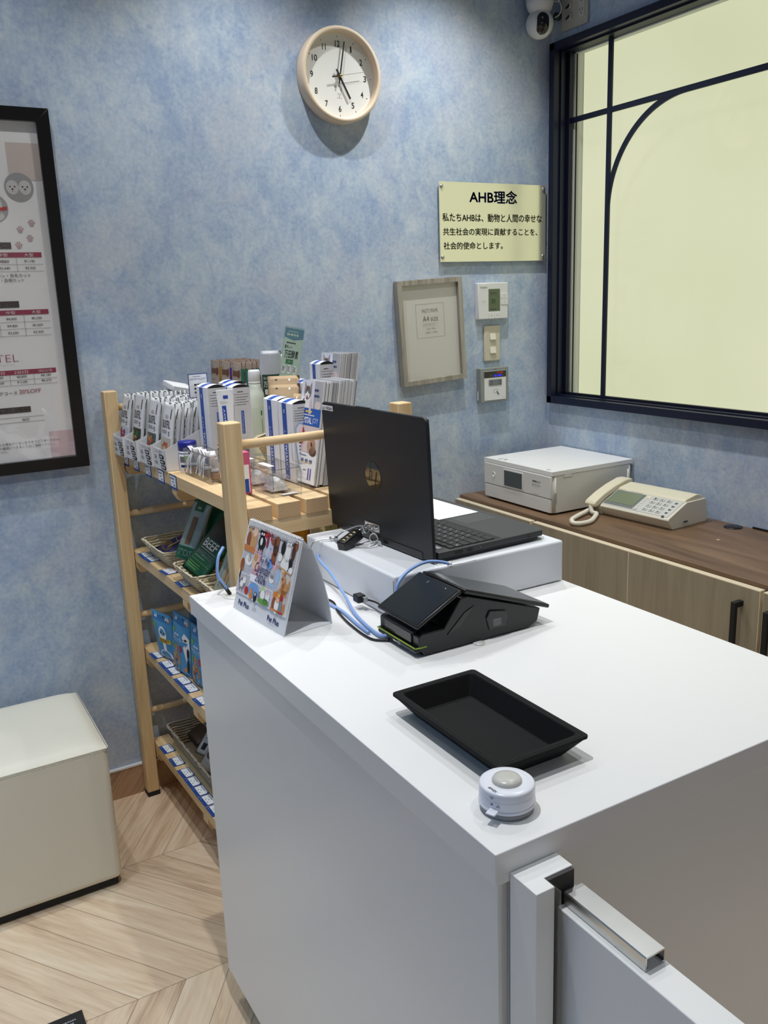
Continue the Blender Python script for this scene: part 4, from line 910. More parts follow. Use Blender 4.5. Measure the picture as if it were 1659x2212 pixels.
blob(.136, .138, .007, .012, ink); blob(.153, .133, .009, .016, fur_w, 3); blob(.153, .150, .008, .008, fur_w, 3); blob(.150, .151, .0012, .0012, ink, 4, 8); blob(.156, .151, .0012, .0012, ink, 4, 8); blob(.15, .112, .013, .012, fur_w, 3); blob(.131, .121, .007, .007, fur_w, 3); blob(.170, .140, .006, .018, choc_ink); blob(.177, .150, .004, .008, rust_ink, 3); blob(.167, .118, .006, .009, ink); q.pl([(.132, .105), (.175, .099), (.175, .102), (.132, .108)], tan_ink, 4); blob(.172, .107, .006, .006, fur_w, 4)
# middle
blob(.030, .098, .007, .007, tan_ink); blob(.028, .094, .013, .010, fur_w); blob(.008, .082, .007, .012, rust_ink); blob(.013, .077, .004, .006, tan_ink); q.rect(.003, .02, .070, .072, rose)
q.rect(.043, .070, .074, .118, rose, 1); blob(.053, .094, .010, .013, peach); blob(.051, .104, .007, .007, tan_ink, 3); q.lines(.044, .069, .075, .084, 3, palep_ink, 3, .6, 5); q.lines(.044, .069, .106, .117, 3, palep_ink, 2, .5, 6)
blob(.103, .1025, .0095, .0085, sky_ink, 2); blob(.103, .110, .004, .002, blue_ink, 3); blob(.119, .104, .0065, .008, rose, 1); blob(.135, .088, .007, .011, paleb, 1); blob(.117, .079, .008, .006, fur_w, 2); blob(.115, .084, .0025, .0035, fur_g, 3); blob(.120, .084, .0025, .0035, fur_g, 3); q.rect(.106, .130, .068, .073, paleb, 1)
blob(.150, .1015, .006, .004, yellow_ink); blob(.156, .099, .004, .003, orange_ink, 3); q.rect(.153, .1535, .088, .1, inkl)
blob(.163, .075, .012, .011, goldf); blob(.156, .088, .007, .0065, goldf, 3); blob(.158, .082, .005, .009, orange_ink, 2); blob(.175, .083, .003, .009, goldf, 2); blob(.153, .089, .0018, .0018, ink, 4, 8); q.pl([(.142, .066), (.174, .062), (.172, .072), (.15, .073)], goldf, 2)
# bottom row
blob(.020, .050, .011, .010, fur_g); blob(.019, .049, .006, .006, fur_w, 3); q.pl([(.004, .062), (.006, .072), (.009, .072), (.008, .055), (.012, .05), (.01, .047)], ink, 3); blob(.027, .057, .006, .006, fur_w, 3); q.rect(.012, .015, .037, .046, fur_g).rect(.022, .025, .036, .046, fur_g); blob(.040, .042, .007, .007, red_ink, 3)
blob(.064, .0475, .0195, .0135, sky_ink, 1, 24); blob(.058, .040, .006, .010, orange_ink, 3); blob(.058, .044, .004, .004, tan_ink, 4); blob(.074, .038, .0055, .0095, ink, 3); blob(.074, .043, .002, .003, fur_w, 4)
blob(.092, .044, .010, .009, fur_g, 2); blob(.098, .048, .008, .008, fur_w, 3); blob(.115, .047, .007, .011, fur_w, 2); blob(.114, .055, .003, .004, rose, 3); blob(.104, .037, .020, .005, lgreen_ink, 4); blob(.112, .039, .009, .005, green_ink, 4); q.lines(.085, .125, .033, .040, 3, lgreen_ink, 5, .6, 3); blob(.095, .056, .009, .006, mat('pale_green_ink', C(190, 214, 170), .7), 1)
blob(.138, .044, .006, .012, rust_ink); blob(.149, .043, .007, .014, fur_w, 3); blob(.150, .053, .006, .006, peach, 3); blob(.162, .042, .006, .012, fur_g, 3); blob(.142, .059, .010, .006, orange_ink, 2); blob(.160, .058, .006, .007, red_ink, 2); blob(.152, .06, .004, .004, yellow_ink, 3); q.rect(.130, .158, .0325, .036, orange_ink, 4); q.rect(.150, .172, .0325, .0355, red_ink, 4); blob(.172, .042, .003, .010, orange_ink, 3)
q.text('Healthy Happy Everyday', .060, .098, .1115, .1155, sky_ink, 5, 0, .3, 2); q.text('Pet Plus', .067, .102, .0985, .1095, navy_ink, 5, .004, .25); q.text('Calendar', .055, .110, .0810, .0980, navy_ink, 5, .0, .4); q.text('2026', .063, .100, .0650, .0790, navy_ink, 5, .0)
o = q.build('photo_print', pages)
q = Pr(fn*.0002, (0, -1, 0), fd)
q.text('Pet Plus', .016, .056, .011, .0205, navy_ink, 1, .02); q.build('board_lettering', cal); q = Pr(fn*.0002, (0, -1, 0), fd); q.text('Pet Plus', .124, .164, .011, .0205, navy_ink, 1, .02); q.lines(.128, .158, .007, .009, 1, inkl, 1); q.lines(.068, .085, .013, .021, 3, inkl, 1, .3)
q.build('board_lettering', cal)
sp = MB(); n_ = 34
for k in range(n_):
    y = -.008-k*(W_-.016)/(n_-1)
    c0 = V(apx-.0005, y, apz-.0035)
    sp.tube([c0+V(.0062*math.cos(a)-.0005, 0, .0062*math.sin(a)) for a in [2*PI*i/14 for i in range(14)]], .0008, mat('white_wire', C(226, 226, 226), .35, .3) if 'white_wire' not in MATS else MATS['white_wire'], 5, True)
sp.build('wire_binding', cal)
q = Pr(fn*.0026, (0, -1, 0), fd)
for k in range(n_): q.rect(.007+k*(W_-.016)/(n_-1), .0095+k*(W_-.016)/(n_-1), .1475, .1505, ink, 0)
q.build('punch_holes', cal)

# ---- cables on the counter
lan = mat('blue_cable', C(140, 172, 226), .35)
r_ = .0029
tag(MB().tube(smooth_pts([(-1.372, -.900, .962), (-1.380, -.925, .968), (-1.428, -.985, .958), (-1.437, -1.06, .942), (-1.452, -1.14, .926), (-1.470, -1.215, .9155), (-1.482, -1.29, .9145), (-1.484, -1.33, .917), (-1.474, -1.345, .925)], 8), r_, lan).build('network_cable', None), 'light blue network cable dropping from the riser to the terminal', 'cable')
tag(MB().tube(smooth_pts([(-1.50, -1.065, .9138), (-1.484, -1.12, .9138), (-1.480, -1.18, .9138), (-1.488, -1.25, .9138), (-1.492, -1.30, .9140)], 8), r_, lan).build('network_cable', None), 'light blue network cable lying flat behind the desk calendar', 'cable')
tag(MB().tube(smooth_pts([(-1.425, -1.305, .918), (-1.433, -1.303, .950), (-1.437, -1.300, .972), (-1.428, -1.296, .990), (-1.400, -1.287, 1.002), (-1.365, -1.28, 1.006), (-1.338, -1.283, 1.002), (-1.320, -1.290, .996)], 8), r_, lan).build('network_cable', None), 'light blue network cable arching over the payment terminal', 'cable')
tag(MB().tube(smooth_pts([(-1.607, -.955, 1.0), (-1.622, -.966, .985), (-1.628, -.972, .955), (-1.619, -.974, .935), (-1.609, -.976, .9135)], 8), r_, lan).build('network_cable', None), 'light blue network cable standing up from the counter grommet', 'cable')
tag(MB().tube(smooth_pts([(-1.6235, -.972, .942), (-1.616, -.974, .928), (-1.6085, -.976, .9135)], 6), [.0031+.0005*i/12 for i in range(13)], black_mt).build('cable_sleeve', None), 'black cable sleeve rising out of the counter grommet', 'sleeve')
zt_ = thing('cable_tie', 'white zip tie sticking out from the blue cable end', 'cable tie', (-1.32, -1.29, .996))
put(MB().lathe([(.0034, -.002), (.0044, -.002), (.0044, .002), (.0034, .002)], white_pl, 16, Matrix.Translation((-1.3235, -1.2885, .997)) @ Matrix.Rotation(PI/2, 4, 'Y')).box(-1.3275, -1.3195, -1.2945, -1.2885, .9915, .996, white_pl, .001), 'loop', zt_)
put(MB().tube([(-1.320, -1.2915, .995), (-1.30, -1.298, .9965), (-1.278, -1.303, .9995)], .0009, white_pl, 6), 'tail', zt_)
uc = thing('usb_cable', 'black cable with square plug behind the payment terminal', 'cable', (-1.44, -1.19, KZ))
put(MB().box(-1.452, -1.436, -1.192, -1.172, .9235, .9375, black_pl, .002), 'plug', uc)
put(MB().box(-1.4445, -1.437, -1.2005, -1.1918, .926, .9355, steel, .001), 'connector', uc)
put(MB().tube(smooth_pts([(-1.437, -1.190, .929), (-1.430, -1.215, .929), (-1.435, -1.25, .931), (-1.445, -1.30, .932), (-1.45, -1.315, .930)], 8), .0018, black_pl), 'cord', uc)
tag(MB().tube(smooth_pts([(-1.51, -1.055, .9127), (-1.478, -1.095, .9127), (-1.470, -1.13, .9127), (-1.486, -1.18, .9127), (-1.498, -1.25, .9127), (-1.50, -1.32, .9127), (-1.48, -1.345, .9135)], 8), .0021, black_pl).build('black_cable', None), 'black power cord lying flat on the counter behind the calendar', 'cord')
b = MB(); pth = smooth_pts([(-1.322, -.905, .975), (-1.318, -.915, 1.004), (-1.308, -.925, 1.02), (-1.292, -.932, 1.03)], 12); co = []
for i, q_ in enumerate(pth[:-1]):
    t_ = (pth[i+1]-q_).normalized(); n1_ = t_.cross(V(0, 1, 0)).normalized(); n2_ = t_.cross(n1_)
    for k in range(6): a = 2*PI*k/6; co.append(q_.lerp(pth[i+1], k/6)+n1_*.006*math.cos(a)+n2_*.006*math.sin(a))
b.tube(co, .0012, black_pl, 5); tag(b.build('coiled_cord', None), 'black coiled cord rising at the far corner of the riser', 'cord')
# ================================================================ wooden rack
A_, RL, RW_ = .036, .8636, .4364
rk = thing('display_rack', 'pine wood four shelf display rack standing against the blue wall', 'shelf rack', RK(0, 0, 0), TH)
def rbox(name, x0, x1, w0, w1, z0, z1, m, bev=.0015, cap=None, parent=rk):
    b = MB(); b.box(x0, x1, -w1, -w0, z0, z1, m, bev)
    if cap == 'y': b.box(x0+bev, x1-bev, -w1-.0004, -w1+.0004, z0+bev, z1-bev, endg)
    return b.build(name, parent)
for x0, w0 in ((0, -A_), (RW_-A_, -A_), (0, RL-A_), (RW_-A_, RL-A_-.018)):
    rbox('post', x0, x0+A_, w0, w0+A_, .014, 1.2236, pine_z, .0025)
    rbox('foot_cap', x0-.0005, x0+A_+.0005, w0-.0005, w0+A_+.0005, 0, .0145, black_mt, .001)
for zs, zf in ((1.178, None), (.877, 1), (.573, 1), (.270, 1)):
    for wc in (-A_/2, RL-A_/2):
        MB().tube([(A_-.004, -wc, zs), (RW_-A_+.004, -wc, zs)], .0092, pine_x, 16).build('rail', rk)
for Z in (ZT, Z2, Z3, Z4):
    for i in range(6):
        x = A_+.0015+i*.0624
        b = MB(); w1 = RL-.001 if Z == ZT else RL-.004
        b.box(x, x+.0505, -w1, .030, Z-.030, Z, pine, .0012).box(x+.001, x+.0495, -w1-.0004, -w1+.0006, Z-.029, Z-.001, endg)
        b.build('slat', rk)
    for w0 in (-.028, .395, RL-.036):
        b = MB(); t = .034
        b.prism([(A_+.002, Z-.0305), (RW_-A_-.002, Z-.0305), (RW_-A_-.002, Z-.0305-t), (A_+.012, Z-.0305-t), (A_+.002, Z-.042-.006)], 'y', -w0-.032, -w0, pine_x, None, .0008)
        b.build('crossbeam', rk)
# ---------------------------------------------------------------- price tags
tagw = mat('tag_white', C(236, 238, 242), .5); tagb = mat('tag_blue', C(32, 70, 142), .5)
def tag_proto(hang):
    t = thing('price_tag', '', 'price tag')
    if hang:
        MB().box(-.0008, 0, -.0235, .0235, -.035, 0, tagb).build('card', t)
        q = Pr((-.0008, 0, 0), **FX); q.rect(-.0205, .0205, -.029, -.003, tagw, 0); q.lines(-.018, .017, -.012, -.006, 1, inkg, 1, .6); q.lines(-.006, .008, -.019, -.0145, 1, ink, 1); q.rect(.004, .011, -.026, -.0225, ink, 1); q.rect(.0165, .0195, -.028, -.025, ink, 1)
        q.build('print', t)
    else:
        MB().box(0, .035, -.0265, .0265, 0, .0008, tagb).build('card', t)
        q = Pr((0, 0, .0008), X=(0, -1, 0), Y=(1, 0, 0)); q.rect(-.0235, .0235, .0095, .0325, tagw, 0); q.rect(.0195, .0235, .0295, .0325, ink, 1); q.lines(-.02, .016, .0255, .0295, 1, inkg, 1, .6); q.lines(-.004, .006, .0195, .0225, 1, ink, 1); q.lines(-.008, -.002, .0125, .016, 1, ink, 1); q.rect(.008, .0115, .012, .0145, ink, 1); q.lines(-.02, -.008, .003, .0065, 1, sky_ink, 1)
        q.build('print', t)
    return t
ORD = ['first', 'second', 'third', 'fourth', 'fifth', 'sixth', 'seventh', 'eighth', 'ninth', 'tenth']
flat = tag_proto(False); hang = tag_proto(True); used = set()
def put_tag(pro, loc, label, group, dz=0):
    t = pro if pro not in used else dup(pro)
    used.add(pro); t.location = loc; t.rotation_euler = (0, 0, TH+dz); t['label'] = label; t['group'] = group; return t
for i, wc in enumerate((.0165, .112, .217, .322, .415)):
    put_tag(hang, RK(.0372, wc, ZT-.0005), f'blue bordered price tag hanging from the top shelf edge, {ORD[i]} from the wall', 'price tags hanging from the top shelf')
for i, wc in enumerate((.0585, .1135, .2545, .377)):
    put_tag(flat, RK(.0385-.004, wc, Z2+.0003), f'blue bordered price tag on the second shelf from the top, {ORD[i]} from the wall', 'price tags on the second shelf', (-.05, .03, .06, -.03)[i])
for i, wc in enumerate((.0755, .156, .212, .290, .346, .435)):
    put_tag(flat, RK(.0385-.005, wc, Z3+.0003), f'blue bordered price tag on the shelf of blue pouches, {ORD[i]} from the wall', 'price tags on the third shelf', (.04, -.02, .01, .02, -.01, .05)[i])
for i, wc in enumerate((.062, .149, .2265, .282, .337, .393, .449)):
    put_tag(flat, RK(.0385-.002, wc, Z4+.0003), f'blue bordered price tag on the lowest shelf, {ORD[i]} from the wall', 'price tags on the lowest shelf', (.03, -.02, .02, 0, -.01, .02, 0)[i])
# ---------------------------------------------------------------- pouches
def pouch_surf(w, h, t):
    def d(y, z):                       # half thickness at y (-w/2..w/2), z (0..h)
        a = max(0, 1-(2*y/w)**2)**.6; v = z/h
        b = min(1, .25+v/.12) if v < .12 else (1 if v < .6 else max(0, 1-((v-.6)/.36)**2.2))
        return t/2*a*b+.0006
    return d
def pouch(parent, w, h, t, m, name='bag', nu=10, nv=16, wav=0.):
    d = pouch_surf(w, h, t); b = MB()
    def F(s):
        def f(a, c):
            y = (a-.5)*w; z = c*h; x = s*d(y, z)+wav*math.sin(a*9+c*3)*max(0, c-.6)
            return V(x, y, z)
        return f
    b.grid(F(-1), nu, nv, m); b.grid(F(1), nu, nv, m); bmesh.ops.remove_doubles(b.bm, verts=b.bm.verts[:], dist=.00001)
    # close the thin rim
    bmesh.ops.holes_fill(b.bm, edges=[e for e in b.bm.edges if e.is_boundary], sides=0)
    return b.build(name, parent, recalc=True), d
def pprint(d, step=.0003): return Pr((0, 0, 0), surf=lambda x, y: d(-x, y), step=step, base=.0004, **FX)
silver = mat('silver_pouch', C(222, 224, 225), .32, .1, noise=.03, nscale=60, bump=.35)
gold = mat('gold_dark_tab', C(120, 96, 48), .4, .3)
carton = mat('white_carton', C(222, 222, 222), .7)
reds = mat('meat_red', C(130, 44, 52), .5); darks = mat('dark_food', C(58, 52, 40), .5); yel = mat('food_yellow', C(196, 160, 60), .5); salm = mat('salmon', C(196, 84, 48), .5)
trays = [(.012, .004, .089), (.020, .092, .185), (.029, .188, .281), (.035, .283, .374)]
tn = ['nearest the wall', 'second from the wall', 'third from the wall', 'nearest the counter']
heads_ = ['りんご', 'シカ', 'ビーフ味', 'タラ']
for ti, (u0, w0, w1) in enumerate(trays):
    wd = w1-w0
    bx = thing('display_carton', f'white display carton of silver pouches, {tn[ti]}', 'display box', RK(u0, w1, ZT), TH, 'display cartons of silver snack pouches')
    b = MB(); dp = .168
    b.box(0, dp, 0, wd, 0, .0015, carton).box(0, .0012, 0, wd, 0, .052, carton)
    sp_ = [(0, 0), (dp, 0), (dp, .128), (.150, .118), (.006, .056), (0, .056)]
    b.prism(sp_, 'y', 0, .0012, carton).prism(sp_, 'y', wd-.0012, wd, carton).box(dp-.0012, dp, 0, wd, 0, .128, carton); b.build('carton', bx)
    q = Pr((0, wd, 0), **FX); q.text(heads_[ti], .046, .046+.011*len(heads_[ti]), .0395, .0485, ink, 1, fit=True); q.text('うま味', .012, .04, .041, .048, inkl, 1)
    q.text('国産', .010, .027, .0245, .0345, ink, 1); q.text('無添加', .010, .032, .011, .0205, ink, 1)
    for k in range(3):
        y = .034-k*.0125; x0 = .046+k*.006
        q.rect(x0+.003, x0+.031, y-.0048, y+.0048, ink, 1); q.disc(x0+.003, y, .0045, .0048, ink, 1, 14); q.disc(x0+.031, y, .0045, .0048, ink, 1, 14); q.lines(x0+.004, x0+.030, y-.003, y+.003, 1, carton, 2, .7, k+ti)
    q.build('front_print', bx)
    hgt = (.162, .172, .165, .160)[ti]
    pr = thing('snack_pouch', f'silver snack pouch at the very front of the carton {tn[ti]}', 'pouch', RK(u0+.014, (w0+w1)/2, ZT+.002), group='silver snack pouches on the top shelf', rot=(0, math.radians(9), TH))
    body, d = pouch(pr, wd-.006, hgt, .0128, silver, wav=.0016)
    q = pprint(d); hw = (wd-.010)/2
    q.text('SILKFIL', -.028, .028, hgt*.615, hgt*.735, ink, 1, .01)
    q.lines(-.024, .016, hgt*.53, hgt*.585, 2, inkg, 1, .5, ti); q.text('う', .018, .027, hgt*.505, hgt*.57, ink, 1, .03); q.disc(.0, hgt*.79, .012, .004, inkl, 1)
    q.rect(.024, .0285, hgt*.80, hgt*.91, ink, 1); q.rect(.024, .0285, hgt*.76, hgt*.80, gold, 1)
    bg = (mat('pouch_lilac', C(196, 200, 212), .5), darks, mat('pouch_teal', C(74, 84, 78), .5), mat('pouch_fish', C(190, 182, 168), .5))[ti] if True else None
    q.rect(-.034, .034, hgt*.12, hgt*.47, bg, 1)
    r = random.Random(ti+3)
    for k in range(16):
        mm = ([reds, reds, crim_ink], [salm, yel, green_ink, rust_ink], [salm, rust_ink, yel, tan_ink], [salm, tan_ink, rust_ink])[ti]
        q.disc(r.uniform(-.026, .026), hgt*r.uniform(.18, .42), r.uniform(.004, .009), r.uniform(.003, .007), r.choice(mm), 2, 10)
    q.build('front_print', pr)
    for k in range(1, 11):
        c = dup(pr); uu = u0+.014+k*.0122
        c.location = RK(uu, (w0+w1)/2+random.uniform(-.0015, .0015), ZT+.002); c.rotation_euler = (0, math.radians(9+random.uniform(-1.5, 1.5)), TH+random.uniform(-.02, .02))
        c['label'] = f'silver snack pouch, {(ORD+["eleventh"])[k]} from the front of the carton {tn[ti]}'
wp = thing('white_pack', 'blank white pack lying tilted on top of the silver pouches', 'pack', RK(.168, .12, ZT+.168), rot=(math.radians(6), math.radians(14), TH))
MB().box(-.032, .032, -.045, .045, 0, .016, carton, .003).build('pack', wp)
# ---------------------------------------------------------------- white and blue boxes
boxw = mat('gloss_white_carton', C(236, 237, 240), .35); boxg = mat('grey_white_carton', C(206, 207, 210), .45)
def joybox(label, u, w, z, h, du=.047, dw=.071, rz=0.):
    t = thing('toothpaste_box', label, 'box', RK(u, w, z), TH+rz, 'white boxes with a blue stripe')
    b = MB(); b.box(0, du, 0, dw, 0, h-.003, boxw, .0006)
    b.grid(lambda a, c: V(du*a, dw*c, h-.003+.0065*math.sin(PI*a)), 10, 1, boxw); b.prism([(0, h-.0032)]+[(du*k/10, h-.003+.0064*math.sin(PI*k/10)) for k in range(11)]+[(du, h-.0032)], 'y', dw-.0006, dw, boxw)
    b.build('carton', t)
    q = Pr((0, dw, 0), **FX); b0, b1 = dw*.30, dw*.60
    q.rect(b0, b1, .004, h-.0035, blue_ink, 0); q.text('CRYSTAL', b0+.005, b1-.005, h*.14, h*.47, boxw, 1, .025, rot=90); q.text('JOY', b0+.005, b1-.005, h*.50, h*.65, boxw, 1, -.012, rot=90); q.lines(b0+.003, b1-.003, .008, .013, 1, boxw, 1); q.text('M', b0+.008, b1-.008, h*.86, h*.9, boxw, 1, .02, rot=90)
    q.build('front_print', t)
    q = Pr((0, 0, 0), **FY); q.rect(.001, du-.001, .001, h-.004, boxg, 0)
    q.pl([(.004+(du-.006)*k/12, h-.0038+.0055*math.sin(PI*(.1+.85*k/12))) for k in range(13)]+[(du-.002-(du-.006)*k/12, h-.004) for k in range(13)], black_mt, 1)
    q.rect(.005, du-.005, h*.895, h*.9, inkg, 1); q.lines(du*.3, du*.7, h*.915, h*.94, 1, ink, 1)
    for k in range(4): q.disc(.007, h*(.865-.03*k), .001, .001, ink, 1, 8); q.lines(.010, du-.006, h*(.855-.03*k), h*(.872-.03*k), 1, inkg, 1, .6, k)
    q.rect(du*.42, du*.58, h*.42, h*.70, blue_ink, 1); q.text('CRYSTALJOY', du*.46, du*.54, h*.43, h*.69, boxw, 2, rot=90); q.frame(du*.3, du*.7, h*.38, h*.72, .0003, inkl, 1); q.lines(du*.3, du*.75, h*.31, h*.335, 1, inkg, 1)
    for k in range(14): q.rect(du*.3, du*.72, h*(.12+.012*k), h*(.12+.012*k)+(.0012 if k % 3 else .0018), ink, 1)
    q.build('side_print', t)
    q = Pr((0, 0, 0), surf=lambda x, y: h-.003+.0065*math.sin(PI*min(max(x/du, 0), 1)), **FZ); q.rect(.001, du-.001, dw*.40, dw*.70, blue_ink, 0); q.build('top_print', t)
    return t
joybox('white and blue striped box just left of the white tester tube', .121, .462, ZT, .2030)
joybox('white and blue striped box just right of the white tester tube', .186, .452, ZT, .198)
joybox('white and blue striped box standing farthest back behind the tester tube', .210, .377, ZT, .199)
joybox('left of the two white and blue striped boxes before the leaflets', .219, .628, ZT, .1775)
c2_ = joybox('right of the two white and blue striped boxes before the leaflets', .219, .705, ZT, .1765)
q = Pr((-.0, 0, 0), X=(1, 0, 0), Y=(0, 0, 1), base=.002)
pts = [(.012, .03), (.016, .018), (.021, .02), (.023, .045), (.03, .045), (.033, .02), (.038, .018), (.042, .05), (.047, .09), (.046, .115), (.036, .125), (.027, .118), (.018, .122), (.010, .112), (.008, .08)]
tooth = MB(); tooth.prism([(a*1.05-.004, b+.01) for a, b in pts], 'y', -.0018, -.0012, boxw); q.lines(.012, .042, .055, .1, 6, navy_ink, 1, .35, 3)
q.text('×', .022, .029, .112, .12, navy_ink, 1); oo = tooth.build('tooth_card', c2_); oo['label'] = 'tooth shaped card with blue outline'
ed = MB(); ed.tube([V(a*1.05-.004, -.0018, b+.01) for a, b in pts], .0008, sky_ink, 5, True); ed.build('card_outline', oo); q.build('card_print', oo)
joybox('white and blue striped box half hidden left of the front leaflets', .349, .516, ZT, .1985)
joybox('white and blue striped box left of the rear leaflet stack', .368, .556, ZT+.046, .1985, .04, .05)
# tester tube on a clear stand
tt = thing('tester_tube', 'white tester tube with a blue stripe leaning before striped boxes', 'tube', RK(.158, .478, ZT), TH)
b = MB()
def tb(a, c):
    th_ = 2*PI*a; z = .03+.1625*c; k = c**1.2; rx = .0145*(1-k)+.0212*k; ry = .0145*(1-k)+.0012*k; return V(rx*math.cos(th_), ry*math.sin(th_), z)
b.grid(tb, 32, 14, boxw); b.box(-.0212, .0212, -.0012, .0012, .183, .1945, boxw, .0008); b.build('tube_body', tt)
MB().lathe([(0, .004), (.0135, .004), (.014, .006), (.0145, .03), (0, .03)], white_pl, 32).build('cap', tt)
def tsf(x, y):
    c = min(max((y-.03)/.1625, 0), 1); k = c**1.2; rx = .0145*(1-k)+.0212*k; ry = .0145*(1-k)+.0012*k
    return ry*math.sqrt(max(0, 1-(x/rx)**2))+.0004
q = Pr((0, 0, 0), surf=tsf, **FY); q.rect(-.011, -.001, .040, .158, blue_ink, 0, 6); q.text('CRYSTALJOY', -.0085, -.0035, .048, .152, boxw, 1, .01, rot=90); q.rect(-.006, .006, .174, .1815, blue_ink, 0); q.text('テスター', -.014, .004, .1615, .1695, inkg, 1, -.01, .2); q.build('tube_print', tt)
# small price card on a stalk
pc = thing('pop_card', 'small white card with blue border above the silver pouches', 'card', RK(.129, .3845, ZT), TH)
MB().box(-.024, .024, -.0008, 0, .172, .229, tagb).build('card', pc); MB().box(-.001, .001, -.0006, .0006, 0, .174, acryl_edge).box(-.012, .012, -.003, .003, 0, .002, acryl_edge).build('stalk', pc)
q = Pr((0, -.0008, 0), **FY); q.rect(-.0222, .0222, .1738, .2272, tagw, 0); q.lines(-.012, .012, .2205, .224, 1, inkg, 1); q.text('CRYSTALJOY', -.020, .020, .2125, .2185, navy_ink, 1)
for k in range(3): q.lines(-.010, .011, .2-.009*k, .2055-.009*k, 1, ink, 1, .8, k)
q.lines(-.01, .008, .176, .179, 1, inkl, 1); q.build('print', pc)
# jar with blue lid
jr = thing('treatment_jar', 'small white jar with a dark blue lid on the top shelf', 'jar', RK(.082, .405, ZT), TH)
MB().lathe([(0, 0), (.0205, 0), (.0215, .002), (.0215, .052), (.0200, .054), (0, .054)], boxw, 40).build('jar', jr)
MB().lathe([(.021, .0535), (.0222, .054), (.0222, .072), (.021, .0745), (0, .075)], mat('deep_blue_lid', C(36, 42, 140), .35), 40).build('lid', jr)
q = MB()
def jp(a0, a1, z0, z1, m, r=.0218): q.grid(lambda a, c: V(r*math.cos(a0+(a1-a0)*a), r*math.sin(a0+(a1-a0)*a), z0+(z1-z0)*c), 8, 1, m)
jp(3.0, 5.2, .046, .048, navy_ink); jp(3.3, 4.1, .026, .040, inkg, .0219); jp(3.9, 4.5, .034, .042, lgreen_ink, .022); jp(3.4, 4.6, .014, .020, navy_ink, .0219); jp(3.8, 4.2, .006, .011, orange_ink, .0219); q.build('label', jr)
tag(MB().lathe([(.0225, .004), (.024, .004), (.024, .03), (.0225, .03)], mat('tan_tape', C(196, 160, 130), .5), 30, Matrix.Translation(RK(.150, .425, ZT))).lathe([(0, .0), (.0235, 0), (.0235, .031), (0, .031)], mat('tan_core', C(205, 168, 140), .6), 30, Matrix.Translation(RK(.150, .425, ZT))).build('tape_roll', None), 'small tan round pot half hidden behind the blue lidded jar', 'pot')
# ---------------------------------------------------------------- clear acrylic boxes and gift bags
def abox(name, label, u0, u1, w0, w1, z, h, lid=False, group=None, t=.0018, rz=0.):
    r = thing(name, label, 'clear box', RK(u0, w1, z), TH+rz, group); dx, dy = u1-u0, w1-w0
    b = MB(); b.box(0, dx, 0, dy, 0, t, acryl).box(0, t, 0, dy, t, h, acryl).box(dx-t, dx, 0, dy, t, h, acryl).box(t, dx-t, 0, t, t, h, acryl).box(t, dx-t, dy-t, dy, t, h, acryl); b.build('walls', r)
    e = MB(); k = .0007
    for x in (0, dx):
        for y in (0, dy): e.box(x-k, x+k, y-k, y+k, 0, h, acryl_edge)
    for z_ in (0, h):
        for x in (0, dx): e.box(x-k, x+k, 0, dy, z_-k, z_+k, acryl_edge)
        for y in (0, dy): e.box(0, dx, y-k, y+k, z_-k, z_+k, acryl_edge)
    e.build('polished_edges', r)
    if lid: MB().box(-.001, dx+.001, -.001, dy+.001, h+.0005, h+.0025, acryl).build('lid', r)
    return r
abox('acrylic_box', 'open clear acrylic box holding gift bags with white ribbons', .064, .112, .430, .592, ZT, .062)
ribm = mat('white_ribbon', C(240, 240, 242), .4, bump=.1, nscale=300); cookie = mat('biscuit_brown', C(150, 116, 84), .7)
gb0 = None
for i, (u, w) in enumerate(((.083, .447), (.092, .484), (.088, .521), (.090, .560))):
    lab = f'clear gift bag tied with white ribbon, {ORD[i]} from the wall in its box'
    if gb0 is None:
        gb0 = g = thing('gift_bag', lab, 'gift bag', RK(u, w, ZT+.002), TH, 'gift bags with white ribbons')
        MB().lathe([(0, 0), (.014, 0), (.0165, .008), (.0155, .028), (.008, .044), (.004, .05), (.009, .062), (.0125, .07)], film, 14).build('bag', g)
        MB().box(-.009, .009, -.011, .011, .002, .018, cookie, .003).box(-.010, .007, -.008, .010, .019, .026, grey_pp, .002).build('contents', g)
        rb = MB()
        for s in (-1, 1):
            pts = smooth_pts([(0, 0, .05), (-.006*.6, s*.012, .062), (-.004, s*.022, .063), (-.003, s*.020, .052), (0, 0, .05)], 6)
            for a, c in zip(pts, pts[1:]): rb.face([a+V(-.0055, 0, 0), c+V(-.0055, 0, 0), c+V(.0055, 0, 0), a+V(.0055, 0, 0)], ribm)
            tl = smooth_pts([(-.006, s*.002, .05), (-.013, s*.008, .036), (-.015, s*.010, .018), (-.018, s*.015, .004)], 6)
            for a, c in zip(tl, tl[1:]): rb.face([a+V(0, -.0045, 0), c+V(0, -.0045, 0), c+V(0, .0045, 0), a+V(0, .0045, 0)], ribm)
        rb.lathe([(0, -.004), (.0045, -.003), (.0055, 0), (.0045, .003), (0, .004)], ribm, 12, Matrix.Translation((-.002, 0, .05))); rb.build('ribbon', g)
    else:
        g = dup(gb0); g.location = RK(u, w, ZT+.002); g.rotation_euler = (0, 0, TH+random.uniform(-.5, .5)); g['label'] = lab
a1 = abox('acrylic_case', 'clear acrylic case at the near edge of the top shelf', .117, .180, .715, .810, ZT, .057, True, 'clear acrylic cases on the top shelf')
a2 = abox('acrylic_case', 'clear acrylic case second from the near edge of the top shelf', .119, .182, .600, .700, ZT, .057, True, 'clear acrylic cases on the top shelf')
